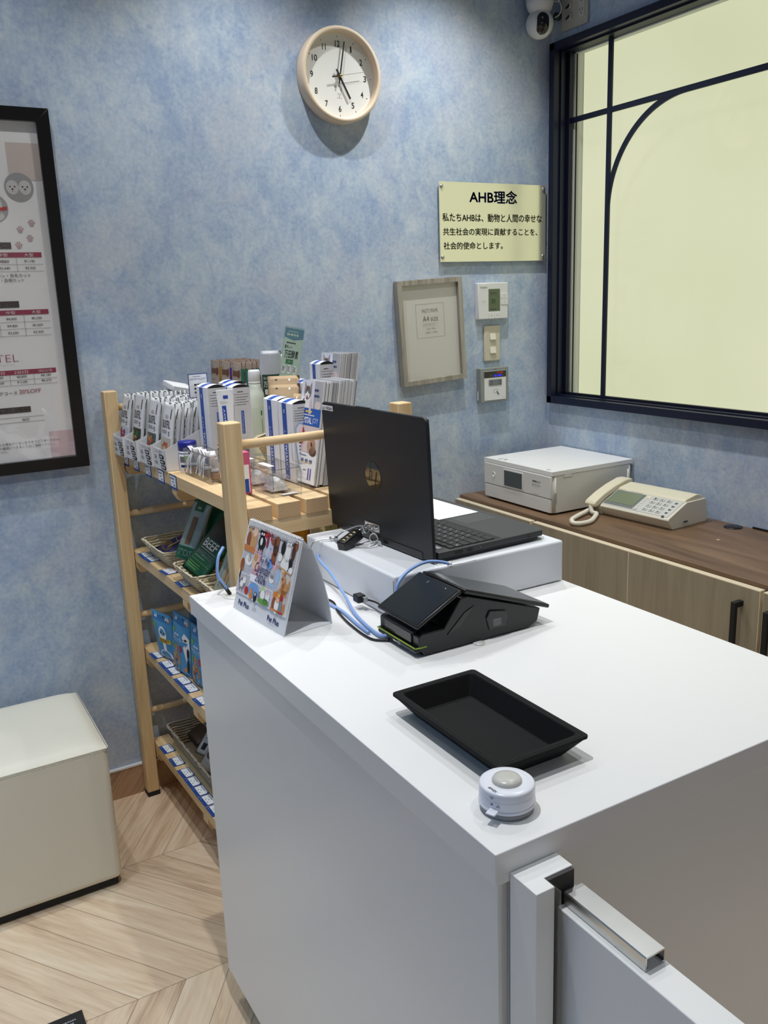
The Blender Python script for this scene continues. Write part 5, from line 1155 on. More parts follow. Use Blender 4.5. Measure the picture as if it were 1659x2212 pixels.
for a in (a1, a2):
    MB().box(.006, .019, .03, .085 if a is a1 else .06, .0596, .0600, white_pp).build('label_strip', a)
    sb = thing('plastic_bag_bundle', 'folded clear bags in the near acrylic case' if a is a1 else 'folded clear bags in the acrylic case farther from the counter', 'bags', a.location+V(.03, .062 if a is a1 else .05, .003), TH)
    bb_ = MB(); bagm = glass('milky_film', (.90, .90, .90, 1), .2, .35) if 'milky_film' not in MATS else MATS['milky_film']
    for k in range(5): bb_.grid(lambda u_, v_, k=k: V((u_-.5)*.048, (v_-.5)*.056, .004+k*.0065+.004*math.sin(5*u_+k*2)*math.cos(4*v_+k)), 10, 10, bagm)
    bb_.grid(lambda u_, v_: V((u_-.5)*.04, (v_-.5)*.05, .002+.026*math.sin(PI*u_)**.5*math.sin(PI*v_)**.5), 10, 10, mat('white_cloth_bag', C(232, 232, 230), .7) if 'white_cloth_bag' not in MATS else MATS['white_cloth_bag']); bb_.build('bags', sb)
MB().box(.022, .058, .004, .018, .0021, .0026, white_pp).build('base_label', a1)
pk_ = thing('pink_carton', 'small pink and white carton peeking out beside the near post', 'carton', RK(.050, .735, ZT), TH)
MB().box(0, .052, 0, .03, 0, .088, mat('pink_carton_red', C(206, 92, 128), .45), .0008).build('carton', pk_)
q = Pr((0, 0, 0), **FY); q.rect(.002, .048, .004, .062, white_pp, 0); q.rect(.036, .046, .004, .032, blue_ink, 1); q.rect(.030, .036, .004, .03, sky_ink, 1); q.build('side_print', pk_)
# ---------------------------------------------------------------- bottles, gel pouch, clear display card
milk = mat('pale_green_bottle', C(216, 222, 212), .3, spec=.5)
capm = mat('ribbed_white_cap', C(238, 238, 238), .4)
def bottle(label, u, w, h, cap_r=.0165, body_r=.0245):
    t = thing('lotion_bottle', label, 'bottle', RK(u, w, ZT), TH, 'pale bottles with white caps')
    MB().lathe([(0, 0), (body_r-.002, 0), (body_r, .003), (body_r, h-.075), (body_r-.003, h-.058), (cap_r, h-.044), (cap_r-.001, h-.03), (0, h-.03)], milk, 40).build('body', t)
    MB().lathe([(0, h-.034), (cap_r, h-.034), (cap_r, h-.030), (cap_r-.0008, h-.0295), (cap_r-.0008, h-.0275), (cap_r, h-.027), (cap_r-.0012, h-.004), (cap_r-.003, h), (0, h)], capm, 40).build('cap', t)
    q = MB(); q.grid(lambda a, c: V((body_r+.0004)*math.cos(3.6+1.5*a), (body_r+.0004)*math.sin(3.6+1.5*a), .015+(h-.11)*c), 10, 1, mat('bottle_label', C(206, 216, 204), .5) if 'bottle_label' not in MATS else MATS['bottle_label'])
    q.grid(lambda a, c: V((body_r+.0007)*math.cos(4.75+.15*a), (body_r+.0007)*math.sin(4.75+.15*a), h-.115+.012*c), 3, 1, green_ink); q.grid(lambda a, c: V((body_r+.0007)*math.cos(4.82+.05*a), (body_r+.0007)*math.sin(4.82+.05*a), h-.16+.035*c), 3, 1, green_ink); q.build('label', t)
    return t
bottle('pale bottle with white cap behind the striped boxes', .311, .30, .2205)
bottle('taller pale bottle with white cap behind the green display card', .424, .20, .249, .0185, .025)
grp = mat('grey_foil', C(206, 208, 214), .42, .0); dgr = mat('deep_green_print', C(30, 72, 52), .45); mgr = mat('mid_green_print', C(58, 120, 76), .45)
gl = thing('gel_pouch', 'grey and dark green pouch with a white tooth picture', 'pouch', RK(.356, .305, ZT+.098), rot=(0, math.radians(-9), TH+math.radians(68)))
_, d = pouch(gl, .056, .172, .014, grp); q = pprint(d)
q.rect(-.0235, .0235, .012, .112, dgr, 0, 6); q.rect(-.0235, .0235, .012, .052, mgr, 1, 5); q.text('愛犬のための', -.020, .003, .099, .106, silver, 2); q.text('万田酵素', -.0205, .0205, .079, .095, white_pp, 2, .01)
q.rect(-.018, .019, .060, .0735, white_pp, 2); q.text('口腔ケア', -.014, .015, .063, .0705, red_ink, 3); q.pl([(-.007, .015), (-.001, .03), (.003, .015), (.008, .016), (.010, .045), (.007, .055), (.002, .052), (-.004, .056), (-.008, .048)], white_pp, 3); q.rect(-.006, .009, .028, .030, red_ink, 4); q.disc(-.02, .045, .003, .003, lgreen_ink, 3, 8); q.disc(-.02, .03, .002, .003, white_pp, 3, 8); q.lines(.012, .021, .02, .05, 4, lgreen_ink, 3)
q.disc(.0, .162, .0014, .004, white_pp, 1, 10); q.build('front_print', gl)
MB().box(-.02, .02, -.02, .02, -.0978, .001, mat('kraft_stand', C(190, 160, 120), .7), .001).build('stand_block', gl).rotation_euler = (0, math.radians(9), 0)
pet = glass('green_pet_sheet', (.86, .95, .88, 1), .08, .05)
st = thing('display_card', 'tall clear green display card with Japanese lettering leaning right', 'display card', RK(.318, .395, ZT), rot=(0, math.radians(12.5), TH))
SH = .333
MB().box(-.027, .027, -.001, .001, .03, SH, pet, .0004).build('clear_sheet', st); MB().box(-.02, .02, -.018, .018, -.001, .03, acryl_edge).build('foot', st)
gtint = mat('card_green_tint', C(186, 208, 190), .5); gblue = mat('card_blue_band', C(104, 142, 158), .5)
q = Pr((0, -.001, 0), **FY); q.rect(-.026, .026, .20, SH-.004, gtint, 0); q.pl([(-.026, SH-.004), (-.026, SH-.027), (0, SH-.033), (.026, SH-.027), (.026, SH-.004)], gblue, 1); q.lines(-.018, .018, SH-.014, SH-.010, 1, gtint, 2); q.lines(-.020, .020, SH-.023, SH-.0165, 1, gtint, 2, .8)
q.lines(-.018, .014, SH-.042, SH-.038, 1, ink, 2, .7); q.text('愛犬', -.022, -.012, SH-.054, SH-.046, ink, 2, .01); q.lines(-.011, .002, SH-.053, SH-.049, 1, inkg, 2); q.text('万田酵素', -.020, .018, SH-.078, SH-.058, ink, 2, .005); q.rect(-.014, .006, SH-.092, SH-.081, mgr, 2); q.text('口腔ケア', -.010, .003, SH-.0895, SH-.0835, gtint, 3)
for x in (-.018, -.003, .013):
    q.disc(x, SH-.106, .0062, .011, white_pp, 2); q.lines(x-.0045, x+.0045, SH-.112, SH-.098, 4, ink, 3, .5, int(x*1e3)+50)
q.disc(-.018, SH-.140, .006, .009, white_pp, 2); q.lines(-.021, -.015, SH-.145, SH-.136, 2, ink, 3); q.lines(.006, .018, SH-.128, SH-.124, 1, green_ink, 2); q.pl([(-.002, .2), (-.006, .18+.02), (.0, SH-.128), (.012, SH-.138), (.016, .2)], white_pp, 1); q.build('card_print', st)
# ---------------------------------------------------------------- brown treat pouches
krb = mat('taupe_pouch', C(150, 128, 112), .5); sc_ = mat('supreme_face', C(186, 168, 150), .5); treat = mat('treat_brown', C(112, 72, 46), .6)
kb_ = thing('kraft_carton', 'low kraft carton holding brown treat pouches by the wall', 'carton', RK(.292, .245, ZT), TH)
MB().box(0, .118, 0, .232, 0, .084, mat('kraft_card', C(176, 146, 108), .75), .001).build('carton', kb_)
cols_ = [(.050, mat('ochre_side', C(176, 130, 44), .5), 'ochre'), (.128, mat('violet_side', C(92, 52, 150), .5), 'violet'), (.205, mat('teal_side', C(36, 104, 84), .5), 'green')]
for ci, (wc, cm, cn) in enumerate(cols_):
    pr = thing('treat_pouch', f'taupe treat pouch with {cn} band at the front of its row', 'pouch', RK(.300, wc, ZT+.084), group='brown treat pouches against the wall', rot=(0, math.radians(2), TH))
    body, d = pouch(pr, .070, .152, .012, krb); q = pprint(d)
    q.rect(-.033, .033, .004, .146, sc_, 0, 6); q.rect(-.033, .033, .034, .056, cm, 1); q.rect(.0335, .035, .004, .146, cm, 1); q.lines(-.008, .004, .042, .048, 1, sc_, 2)
    q.text('Supreme', -.030, .022, .068, .088, mat('supreme_ink', C(104, 84, 74), .6) if 'supreme_ink' not in MATS else MATS['supreme_ink'], 1, -.015); q.lines(-.01, .006, .097, .102, 1, inkg, 1)
    q.rect(-.022, .020, .116, .130, treat, 1); q.disc(.02, .122, .008, .011, treat, 1); q.lines(-.024, .016, .112, .116, 1, tan_ink, 2); q.build('front_print', pr)
    MB().box(-.004, .004, -.0358, -.0335, .006, .136, cm).build('side_band', pr)
    for k in range(1, 7):
        c = dup(pr); c.location = RK(.300+k*.0155, wc, ZT+.084); c.rotation_euler = (0, math.radians(2+random.uniform(-2, 3)), TH+random.uniform(-.03, .03)); c['label'] = f'taupe treat pouch with {cn} band, {ORD[k]} from the front of its row'
# ---------------------------------------------------------------- leaflets
greys = [mat('leaflet_edge_%d' % i, C(v, v, v+2), .8) for i, v in enumerate((206, 176, 148, 190, 226))]
catgrey = mat('kitten_grey', C(140, 126, 118), .7); catdark = mat('kitten_dark', C(74, 64, 60), .7); photo_bg = mat('photo_pale_grey', C(222, 222, 228), .6); photo_pk = mat('photo_pale_pink', C(222, 204, 200), .6); poodle = mat('apricot_fur', C(190, 150, 122), .7)
LW, LH = .0975, .219
def kitten(q, cx, cy):
    q.disc(cx, cy-.026, .019, .022, fur_w, 1); q.pl([(cx-.026, cy-.045), (cx-.022, cy-.018), (cx-.012, cy-.012), (cx-.016, cy-.045)], catdark, 2)
    for s in (-1, 1): q.pl([(cx+s*.005, cy+.009), (cx+s*.0155, cy+.023), (cx+s*.0165, cy-.001)], catgrey, 2); q.pl([(cx+s*.009, cy+.009), (cx+s*.0145, cy+.018), (cx+s*.0145, cy+.004)], pink_ink, 3)
    q.disc(cx, cy, .0155, .0145, catgrey, 3, 20); q.disc(cx, cy-.006, .0105, .0075, fur_w, 4, 16)
    for k in (-2, -1, 0, 1, 2): q.rect(cx+k*.0032-.0007, cx+k*.0032+.0007, cy+.005, cy+.0135-abs(k)*.0015, catdark, 5)
    for s in (-1, 1): q.disc(cx+s*.0068, cy+.001, .0036, .003, catdark, 5, 12); q.disc(cx+s*.0068, cy+.0012, .002, .0018, sky_ink, 6, 10)
    q.pl([(cx-.002, cy-.0035), (cx+.002, cy-.0035), (cx, cy-.006)], rose, 6); q.disc(cx, cy-.0105, .0034, .0042, crim_ink, 6, 12)
    q.pl([(cx+.014, cy-.045), (cx+.012, cy-.02), (cx+.017, cy-.010), (cx+.021, cy-.018), (cx+.024, cy-.045)], photo_pk, 4)
def leaflet_front(t):
    q = Pr((-.0001, 0, 0), **FX); h = LW/2
    q.rect(-h, h, .160, LH, photo_bg, 0); q.rect(.010, h, .160, LH, white_pp, 0); kitten(q, -.019, .193); q.lines(.012, .036, .196, .203, 1, navy_ink, 1, .7); q.lines(.012, .040, .184, .191, 1, navy_ink, 1, .7); q.disc(.032, .168, .014, .009, photo_pk, 1)
    q.rect(-h, h, .123, .160, mat('leaflet_blue', C(30, 92, 180), .45) if 'leaflet_blue' not in MATS else MATS['leaflet_blue'], 2); q.lines(-.02, .018, .150, .156, 1, yellow_ink, 3, .8); q.lines(-.04, .04, .143, .148, 1, white_pp, 3, .5); q.text('CRYSTAL', -.042, .012, .127, .141, white_pp, 3, .03); q.text('JOY', .015, .041, .127, .141, white_pp, 3, -.015)
    q.rect(-h, h, .066, .123, photo_pk, 1); q.disc(-.030, .099, .0165, .0205, red_ink, 2, 28); q.lines(-.042, -.018, .100, .105, 1, yellow_ink, 3, .8); q.lines(-.04, -.02, .088, .117, 4, photo_pk, 3, .3)
    q.disc(.022, .080, .020, .018, poodle, 2); q.disc(.020, .095, .014, .014, poodle, 3); q.disc(.018, .104, .009, .008, tan_ink, 4); q.disc(.012, .094, .006, .009, tan_ink, 4); q.disc(.03, .092, .006, .010, poodle, 4); q.disc(.024, .085, .005, .005, choc_ink, 4); q.disc(.030, .07, .016, .01, choc_ink, 2)
    q.lines(-.036, .014, .056, .061, 1, navy_ink, 1, .4); q.text('美容・透明・無臭・無着', -.040, .032, .044, .052, mat('slate_blue_ink', C(60, 84, 150), .6) if 'slate_blue_ink' not in MATS else MATS['slate_blue_ink'], 1, .02); q.rect(-.04, .028, .0428, .0438, yellow_ink, 1); q.lines(-.044, -.004, .036, .041, 2, inkg, 1, .3)
    q.rect(-.044, -.024, .0295, .0315, blue_ink, 1); q.lines(-.044, -.002, .006, .028, 5, inkl, 1, .3); vi = mat('violet_ink', C(110, 96, 170), .6) if 'violet_ink' not in MATS else MATS['violet_ink']; q.rect(.017, .022, .008, .033, vi, 1); q.rect(.027, .032, .008, .033, vi, 1); q.lines(-.004, .012, .026, .030, 1, navy_ink, 1)
    return q.build('front_print', t)
def leaflets(loc_uw, z, n, label, group, first, hvar, tilt=10.3, thick=.0019, seed=1):
    r = random.Random(seed); protos = []
    for i, m in enumerate(greys):
        me = MB().box(0, thick*.8, -LW/2, LW/2, 0, LH, m).build('leaflet', None); protos.append(me.data); bpy.data.objects.remove(me)
    for k in range(n):
        u = loc_uw[0]+k*thick; loc = RK(u, loc_uw[1], z+(r.uniform(-.001, 0) if k else 0)-(hvar if k > n*.55 else 0)*.0)
        if k == 0:
            t = thing('leaflet', first, 'leaflet', loc, group=group, rot=(0, math.radians(tilt), TH)); MB().box(0, thick*.8, -LW/2, LW/2, 0, LH, white_pp).build('sheet', t); leaflet_front(t)
        else:
            t = bpy.data.objects.new('leaflet', protos[r.randrange(5)]); COL.objects.link(t); t.location = loc+V(0, r.uniform(-.0012, .0012), 0); t.rotation_euler = (0, math.radians(tilt), TH); tag(t, label, 'leaflet', group); t.location.z -= r.choice((0, 0, 0, .004)) if hvar else 0
            t.location.z = max(t.location.z, z-.0035)
lh_ = thing('leaflet_holder', 'clear acrylic holder of the front leaflets beside the laptop', 'holder', RK(.212, .7845, ZT), TH)
MB().box(0, .10, -.001, .1035, 0, .003, acryl).box(-.001, .001, 0, .1035, .003, .012, acryl).box(.098, .101, 0, .1035, 0, .16, acryl).build('holder', lh_)
cl_ = MB(); pts = [V(-.006, .010, .085), V(-.006, .010, .052), V(-.006, .016, .044), V(-.006, .060, .040), V(-.006, .068, .044), V(-.006, .070, .052)]
cl_.tube(smooth_pts([RK(.214, .705, ZT+.115), RK(.214, .705, ZT+.062), RK(.214, .712, ZT+.052), RK(.214, .762, ZT+.052), RK(.216, .770, ZT+.06)], 5), .0007, acryl_edge, 6); put(cl_, 'front_lip', lh_)
leaflets((.222, .7325), ZT+.0065, 38, 'grey edged leaflet packed behind the front kitten leaflet', 'leaflets in the front holder', 'front leaflet with kitten, blue band and poodle beside the laptop', 1, thick=.0021, seed=2)
rh = thing('leaflet_holder', 'clear acrylic holder of the rear leaflet stack', 'holder', RK(.360, .590, ZT), TH)
MB().box(0, .075, -.003, .108, 0, .044, acryl).box(.072, .075, 0, .108, .044, .15, acryl).box(-.004, .0, -.003, .108, .0, .06, acryl).build('holder', rh)
leaflets((.378, .5365), ZT+.048, 30, 'grey edged leaflet packed in the rear stack', 'leaflets in the rear holder', 'front leaflet of the rear stack with kitten photo on top', 0, 9.0, .0017, 5)
vc = thing('upright_card', 'narrow purple and white card standing behind the rear leaflets', 'card', RK(.405, .50, ZT), TH)
MB().box(0, .012, 0, .03, 0, .197, mat('dark_violet_card', C(60, 50, 110), .5)).build('card', vc); q = Pr((0, 0, 0), **FY); q.rect(.001, .011, .11, .15, white_pp, 0); q.rect(.001, .011, .02, .06, white_pp, 0); q.build('print', vc)
# ---------------------------------------------------------------- baskets
def rope(name, c0, c1):
    m = mat(name, c0, .8); nt = m.node_tree; tc = nt.nodes.new('ShaderNodeTexCoord'); b = nt.nodes['Principled BSDF']
    w1 = nt.nodes.new('ShaderNodeTexWave'); w1.inputs['Scale'].default_value = 42; w1.inputs['Distortion'].default_value = 3.5; w1.inputs['Detail'].default_value = 1; w1.bands_direction = 'Z'
    nt.links.new(tc.outputs['Object'], w1.inputs['Vector']); n = noise_n(nt, tc.outputs['Object'], 55, 4, .6, 1.)
    nt.links.new(ramp(nt, math_n(nt, 'ADD', math_n(nt, 'MULTIPLY', w1.outputs['Fac'], .5), math_n(nt, 'MULTIPLY', n, .5)), [(.25, c1), (.6, c0)]), b.inputs['Base Color'])
    bp = nt.nodes.new('ShaderNodeBump'); bp.inputs['Strength'].default_value = .8; bp.inputs['Distance'].default_value = .004; nt.links.new(w1.outputs['Fac'], bp.inputs['Height']); nt.links.new(bp.outputs['Normal'], b.inputs['Normal']); return m
rope_w = rope('cream_paper_rope', C(226, 216, 190), C(176, 158, 122)); rope_d = rope('grey_paper_rope', C(190, 182, 164), C(120, 108, 86))
def basket(label, u0, u1, w0, w1, z, h, m, ins=.022, rot=None, group='woven baskets on the rack'):
    cu, cw_ = (u0+u1)/2, (w0+w1)/2; hx, hy = (u1-u0)/2, (w1-w0)/2
    t = thing('woven_basket', label, 'basket', RK(cu, cw_, z), TH, group, rot)
    bm_ = MB(); k = .003
    loft(bm_, [ring(hx-ins, hy-ins, 0, .01), ring(hx, hy, h, .014), ring(hx-k*1.2, hy-k*1.2, h, .012), ring(hx-ins-k, hy-ins-k, k, .008)], m, True, True)
    for f in bm_.bm.faces: f.smooth = False
    bm_.build('woven_body', t)
    r = random.Random(len(label)); pr = ring(hx-.001, hy-.001, h, .014, 5); dense = []
    for a, c in zip(pr, pr[1:]+pr[:1]):
        L_ = (c-a).length; nn = max(1, int(L_/.012))
        for j in range(nn): dense.append(a.lerp(c, j/nn)+V(0, 0, r.uniform(-.0012, .0016)))
    MB().tube(dense, [.0042+r.uniform(-.0008, .0008) for _ in dense], m, 8, True).build('rim', t)
    return t
basket('woven basket nearest the wall on the second shelf', .046, .25, .045, .245, Z2, .044, rope_w)
basket('woven basket holding the beef stick pouch', .038, .24, .338, .494, Z2, .044, rope_w)
basket('woven basket nearest the counter on the second shelf', .042, .24, .510, .670, Z2, .044, rope_w)
basket('grey woven basket of chew packs on the lowest shelf', .062, .30, .045, .410, Z4, .068, rope_d)
basket('tilted cream woven basket of kraft bags on the top shelf', .243, .340, .458, .556, ZT+.012, .070, rope_w, .012, (0, math.radians(-14), TH), None)
# kraft bags standing in the tilted basket
kraft = mat('kraft_paper', C(180, 154, 120), .75)
for i, (u, w, tl, zz) in enumerate(((.285, .505, 18, 1.10), (.302, .488, 16, 1.118), (.270, .515, 24, 1.085))):
    t = thing('kraft_bag', ['kraft treat bag in the middle of the tilted basket', 'kraft treat bag at the back of the tilted basket', 'kraft treat bag with black ovals at the front of the tilted basket'][i], 'bag', RK(u, w, zz), group='kraft bags in the tilted basket', rot=(0, math.radians(tl), TH+math.radians((50, 60, 20)[i])))
    _, d = pouch(t, .078, .155, .02, kraft); q = pprint(d); q.disc(-.018, .146, .003, .003, ink, 0, 10); q.disc(.014, .145, .0022, .004, white_pp, 0, 10)
    q.disc(-.014, .062, .008, .011, ink, 1); q.disc(.006, .055, .008, .011, ink, 1); q.disc(-.014, .062, .005, .003, kraft, 2); q.lines(-.028, .028, .095, .115, 3, inkg, 1, .3); q.build('front_print', t)
# ---------------------------------------------------------------- second shelf goods
navyp = mat('navy_pack', C(38, 44, 104), .4); clearp = mat('clear_pack_tan', C(120, 92, 66), .3, noise=.2, nscale=50); pgrn = mat('pack_green', C(22, 92, 60), .35, noise=.06, nscale=40); darkg = mat('pack_dark_window', C(44, 46, 42), .3, noise=.2, nscale=60); hazyp = mat('hazy_clear_pack', C(150, 170, 166), .25, noise=.1, nscale=40)
def leanpack(name, label, w, h, t, m, base, top, roll=0., group=None, nrm=None):
    """bag standing from point base towards point top (both in rack u, w, z); its face looks up and towards the customers"""
    a, b_ = RK(*base), RK(*top); up = (b_-a).normalized()
    f = Vector(nrm) if nrm else V(-1, -.15, .35); n = (f-up*f.dot(up)).normalized(); ex = -n; ey = up.cross(ex)
    M = Matrix((ex, ey, up)).transposed()
    o = thing(name, label, 'pack', a, group=group, rot=M.to_euler())
    _, d = pouch(o, w, h, t, m); return o, pprint(d)
t, q = leanpack('chew_pack', 'navy and black chew pack lying in the basket nearest the wall', .072, .168, .016, navyp, (.070, .130, Z2+.012), (.215, .165, Z2+.075))
q.disc(-.014, .03, .020, .016, clearp, 1); q.disc(.018, .014, .012, .010, clearp, 1); q.rect(-.03, .03, .085, .15, ink, 1); q.lines(-.025, .025, .10, .14, 3, white_pp, 2, .45); q.frame(-.028, -.004, .06, .085, .001, white_pp, 2); q.frame(.002, .026, .06, .085, .001, white_pp, 2); q.lines(-.026, .024, .065, .08, 2, red_ink, 2, .3); q.rect(-.03, .03, .15, .162, yellow_ink, 1); q.build('front_print', t)
MB().tube([(-.012, .002, .03), (-.013, .0, .15)], .0016, mat('wooden_stick', C(214, 190, 130), .6), 8).build('stick', t)
t, q = leanpack('chew_pack', 'tan chew pack under the navy pack in the basket nearest the wall', .06, .15, .014, clearp, (.085, .20, Z2+.012), (.20, .215, Z2+.05)); q.lines(-.02, .02, .05, .09, 3, choc_ink, 1, .4); q.build('front_print', t)
t, q = leanpack('stick_pouch', 'tall green and clear chew stick pouch leaning against the shelf above', .066, .185, .014, hazyp, (.070, .335, .818), (.158, .315, .985), nrm=(-1, -.5, .3))
q.rect(-.032, .032, .150, .183, pgrn, 1); q.rect(-.016, .016, .128, .152, pgrn, 1); q.rect(-.032, .032, .002, .034, pgrn, 1); q.rect(-.010, .008, .04, .112, clearp, 1); q.text('STICKS', -.022, .022, .010, .026, hazyp, 2); q.rect(-.006, .006, .134, .140, hazyp, 2); q.build('front_print', t)
t, q = leanpack('stick_pouch', 'dark green pouch half hidden behind the tall clear stick pouch', .060, .165, .014, pgrn, (.110, .375, .80), (.175, .335, .95), nrm=(-1, -.5, .3)); q.lines(-.02, .02, .04, .08, 3, hazyp, 1, .4); q.build('front_print', t)
t, q = leanpack('beef_pouch', 'green beef stick pouch lying in the middle basket', .092, .200, .016, pgrn, (.058, .425, Z2+.034), (.190, .440, Z2+.170), nrm=(-1, -.45, .6))
q.rect(-.036, .034, .100, .162, darkg, 1); q.text('BEEF', -.030, .022, .074, .096, white_pp, 2, .02); q.rect(-.030, .030, .0685, .0695, white_pp, 2); q.text('RAWHIDE STICKS', -.032, .030, .052, .064, hazyp, 2, .01); q.lines(-.028, .022, .043, .048, 1, hazyp, 2); q.rect(-.036, .036, .0355, .0365, lgreen_ink, 2); q.lines(-.034, .02, .012, .03, 3, lgreen_ink, 2, .35); q.rect(-.02, .02, .17, .196, pgrn, 1); q.disc(.012, .178, .014, .008, pgrn, 2); q.text('Nat', .004, .022, .174, .182, hazyp, 3); q.build('front_print', t)
t, q = leanpack('chew_pack', 'pale green printed clear pouch leaning in the basket by the counter', .070, .170, .014, mat('pale_green_pack', C(176, 188, 172), .35), (.075, .575, Z2+.016), (.150, .560, Z2+.150), nrm=(-1, -.5, .5))
q.pl([(-.02, .02), (.018, .02), (.024, .06), (.012, .085), (-.016, .08), (-.024, .05)], hazyp, 1); q.rect(-.010, -.004, .022, .075, tan_ink, 2); q.rect(.0, .006, .022, .078, tan_ink, 2); q.frame(-.008, .012, .098, .118, .0012, green_ink, 2); q.disc(.002, .108, .006, .006, green_ink, 2); q.build('front_print', t)
t, q = leanpack('chew_pack', 'cream chew pack lying flat in the basket by the counter', .07, .12, .016, mat('cream_pack', C(226, 218, 180), .5), (.060, .60, Z2+.010), (.175, .62, Z2+.03)); q.lines(-.02, .02, .02, .05, 3, yellow_ink, 1, .5); q.build('front_print', t)
for i, (u, w, h, c) in enumerate(((.27, .36, .20, C(92, 62, 46)), (.25, .47, .16, C(70, 60, 54)), (.29, .24, .17, C(74, 84, 66)))):
    t = thing('treat_box', ['brown packet standing at the back of the second shelf', 'dark packet behind the middle basket', 'olive packet behind the basket nearest the wall'][i], 'packet', RK(u, w, Z2), TH+(.2, -.1, .1)[i], 'packets at the back of the second shelf')
    _, d = pouch(t, .085, h, .03, mat('packet_%d' % i, c, .5, noise=.1, nscale=20)); q = pprint(d); q.lines(-.025, .025, h*.35, h*.6, 4, inkl, 0, .3, i); q.build('front_print', t)
yt = thing('yellow_pouch', 'orange yellow packet under the top shelf behind the calendar', 'packet', RK(.175, .74, Z2), TH+math.radians(80)); _, d = pouch(yt, .10, .215, .03, mat('amber_pack', C(226, 158, 44), .45)); q = pprint(d); q.rect(-.01, .045, .03, .12, mat('amber_pale', C(220, 206, 170), .5), 0, 5); q.build('front_print', yt)
fb = thing('floral_box', 'cream box with green leaf pattern beside the riser', 'box', RK(.235, .79, Z2), TH); MB().box(0, .165, 0, .06, 0, .205, mat('cream_floral_paper', C(226, 216, 160), .55), .001).build('carton', fb)
q = Pr((0, 0, 0), **FY); r = random.Random(4)
for k in range(46):
    x, y, a = r.uniform(.008, .157), r.uniform(.05, .2), r.uniform(0, PI); m_ = r.choice((green_ink, lgreen_ink, green_ink, choc_ink, salm)); L_ = r.uniform(.003, .008); w_ = L_*.4
    q.pl([(x+L_*math.cos(a), y+L_*math.sin(a)), (x-w_*math.sin(a), y+w_*math.cos(a)), (x-L_*math.cos(a), y-L_*math.sin(a)), (x+w_*math.sin(a), y-w_*math.cos(a))], m_, 0)
q.build('leaf_print', fb)
# ---------------------------------------------------------------- third shelf: blue cracker pouches
bp_ = mat('sky_blue_pouch', C(72, 148, 196), .45, noise=.05, nscale=30); bp2 = mat('deep_blue_pouch', C(44, 116, 172), .45)
cracker = mat('cracker_brown', C(186, 142, 98), .7)
def blue_pouch(label, u, w, h, tilt, rz, kind):
    t = thing('cracker_pouch', label, 'pouch', RK(u, w, Z3), group='blue cracker pouches on the third shelf', rot=(0, math.radians(tilt), TH+rz))
    _, d = pouch(t, .112, h, .026, bp_); q = pprint(d)
    q.rect(-.046, .046, h*.84, h*.985, bp2, 0, 5); q.disc(.01, h*.93, .003, .003, ink, 1, 10)
    for x in (-.036, -.028, .022, .03): q.pl([(x, h*.9), (x+.003, h*.96), (x+.006, h*.9), (x+.003, h*.875)], white_pp, 1)
    q.disc(-.034, h*.73, .010, .007, lgreen_ink, 1); q.rect(.034, .043, h*.86, h*.93, tan_ink, 1)
    if kind == 0:
        q.disc(.008, h*.60, .018, .022, fur_w, 1); q.disc(.0, h*.62, .003, .004, ink, 2, 8); q.disc(.018, h*.61, .003, .004, ink, 2, 8); q.rect(-.016, .04, h*.40, h*.50, yellow_ink, 2); q.lines(-.012, .036, h*.41, h*.49, 2, ink, 3, .5); q.rect(.002, .016, h*.22, h*.42, fur_w, 1); q.disc(.008, h*.12, .03, .018, fur_w, 1); q.lines(-.01, .03, h*.08, h*.15, 3, inkl, 2, .3)
    else:
        q.text('クラッカー', -.040, .030, h*.56, h*.63, white_pp, 1, .01); q.lines(-.024, .012, h*.655, h*.69, 1, white_pp, 1, .7)
        for x, m_ in ((-.032, lgreen_ink), (-.013, orange_ink), (.010, red_ink)): q.disc(x, h*.45, .008, .010, m_, 1); q.lines(x-.004, x+.004, h*.42, h*.48, 2, bp_, 2)
        q.disc(-.014, h*.21, .024, .030, cracker, 1, 28); r = random.Random(3)
        for k in range(12): q.disc(-.014+r.uniform(-.015, .015), h*.21+r.uniform(-.018, .018), .006, .005, r.choice((tan_ink, rust_ink, cracker)), 2, 10)
        q.disc(.034, h*.14, .007, .006, orange_ink, 1); q.pl([(.024, h*.5), (.05, h*.62), (.05, h*.02), (.040, h*.02), (.036, h*.3)], fur_w, 1); q.disc(.044, h*.42, .004, .014, ink, 2); q.disc(.044, h*.2, .004, .02, ink, 2); q.pl([(.02, h*.66), (.03, h*.74), (.05, h*.66), (.05, h*.58), (.03, h*.6)], fur_w, 2); q.disc(.036, h*.63, .006, .003, ink, 3)
    q.build('front_print', t); return t
blue_pouch('blue pouch with a white animal and yellow sign nearest the wall', .074, .120, .142, -6, .22, 0)
blue_pouch('blue cracker pouch with a biscuit picture at the front of the third shelf', .072, .242, .166, 3, .12, 1)
blue_pouch('blue pouch half hidden behind the front cracker pouch', .108, .258, .176, 3, .05, 1)
blue_pouch('blue cracker pouch with black spots partly behind the counter', .082, .362, .165, 3, .15, 1)
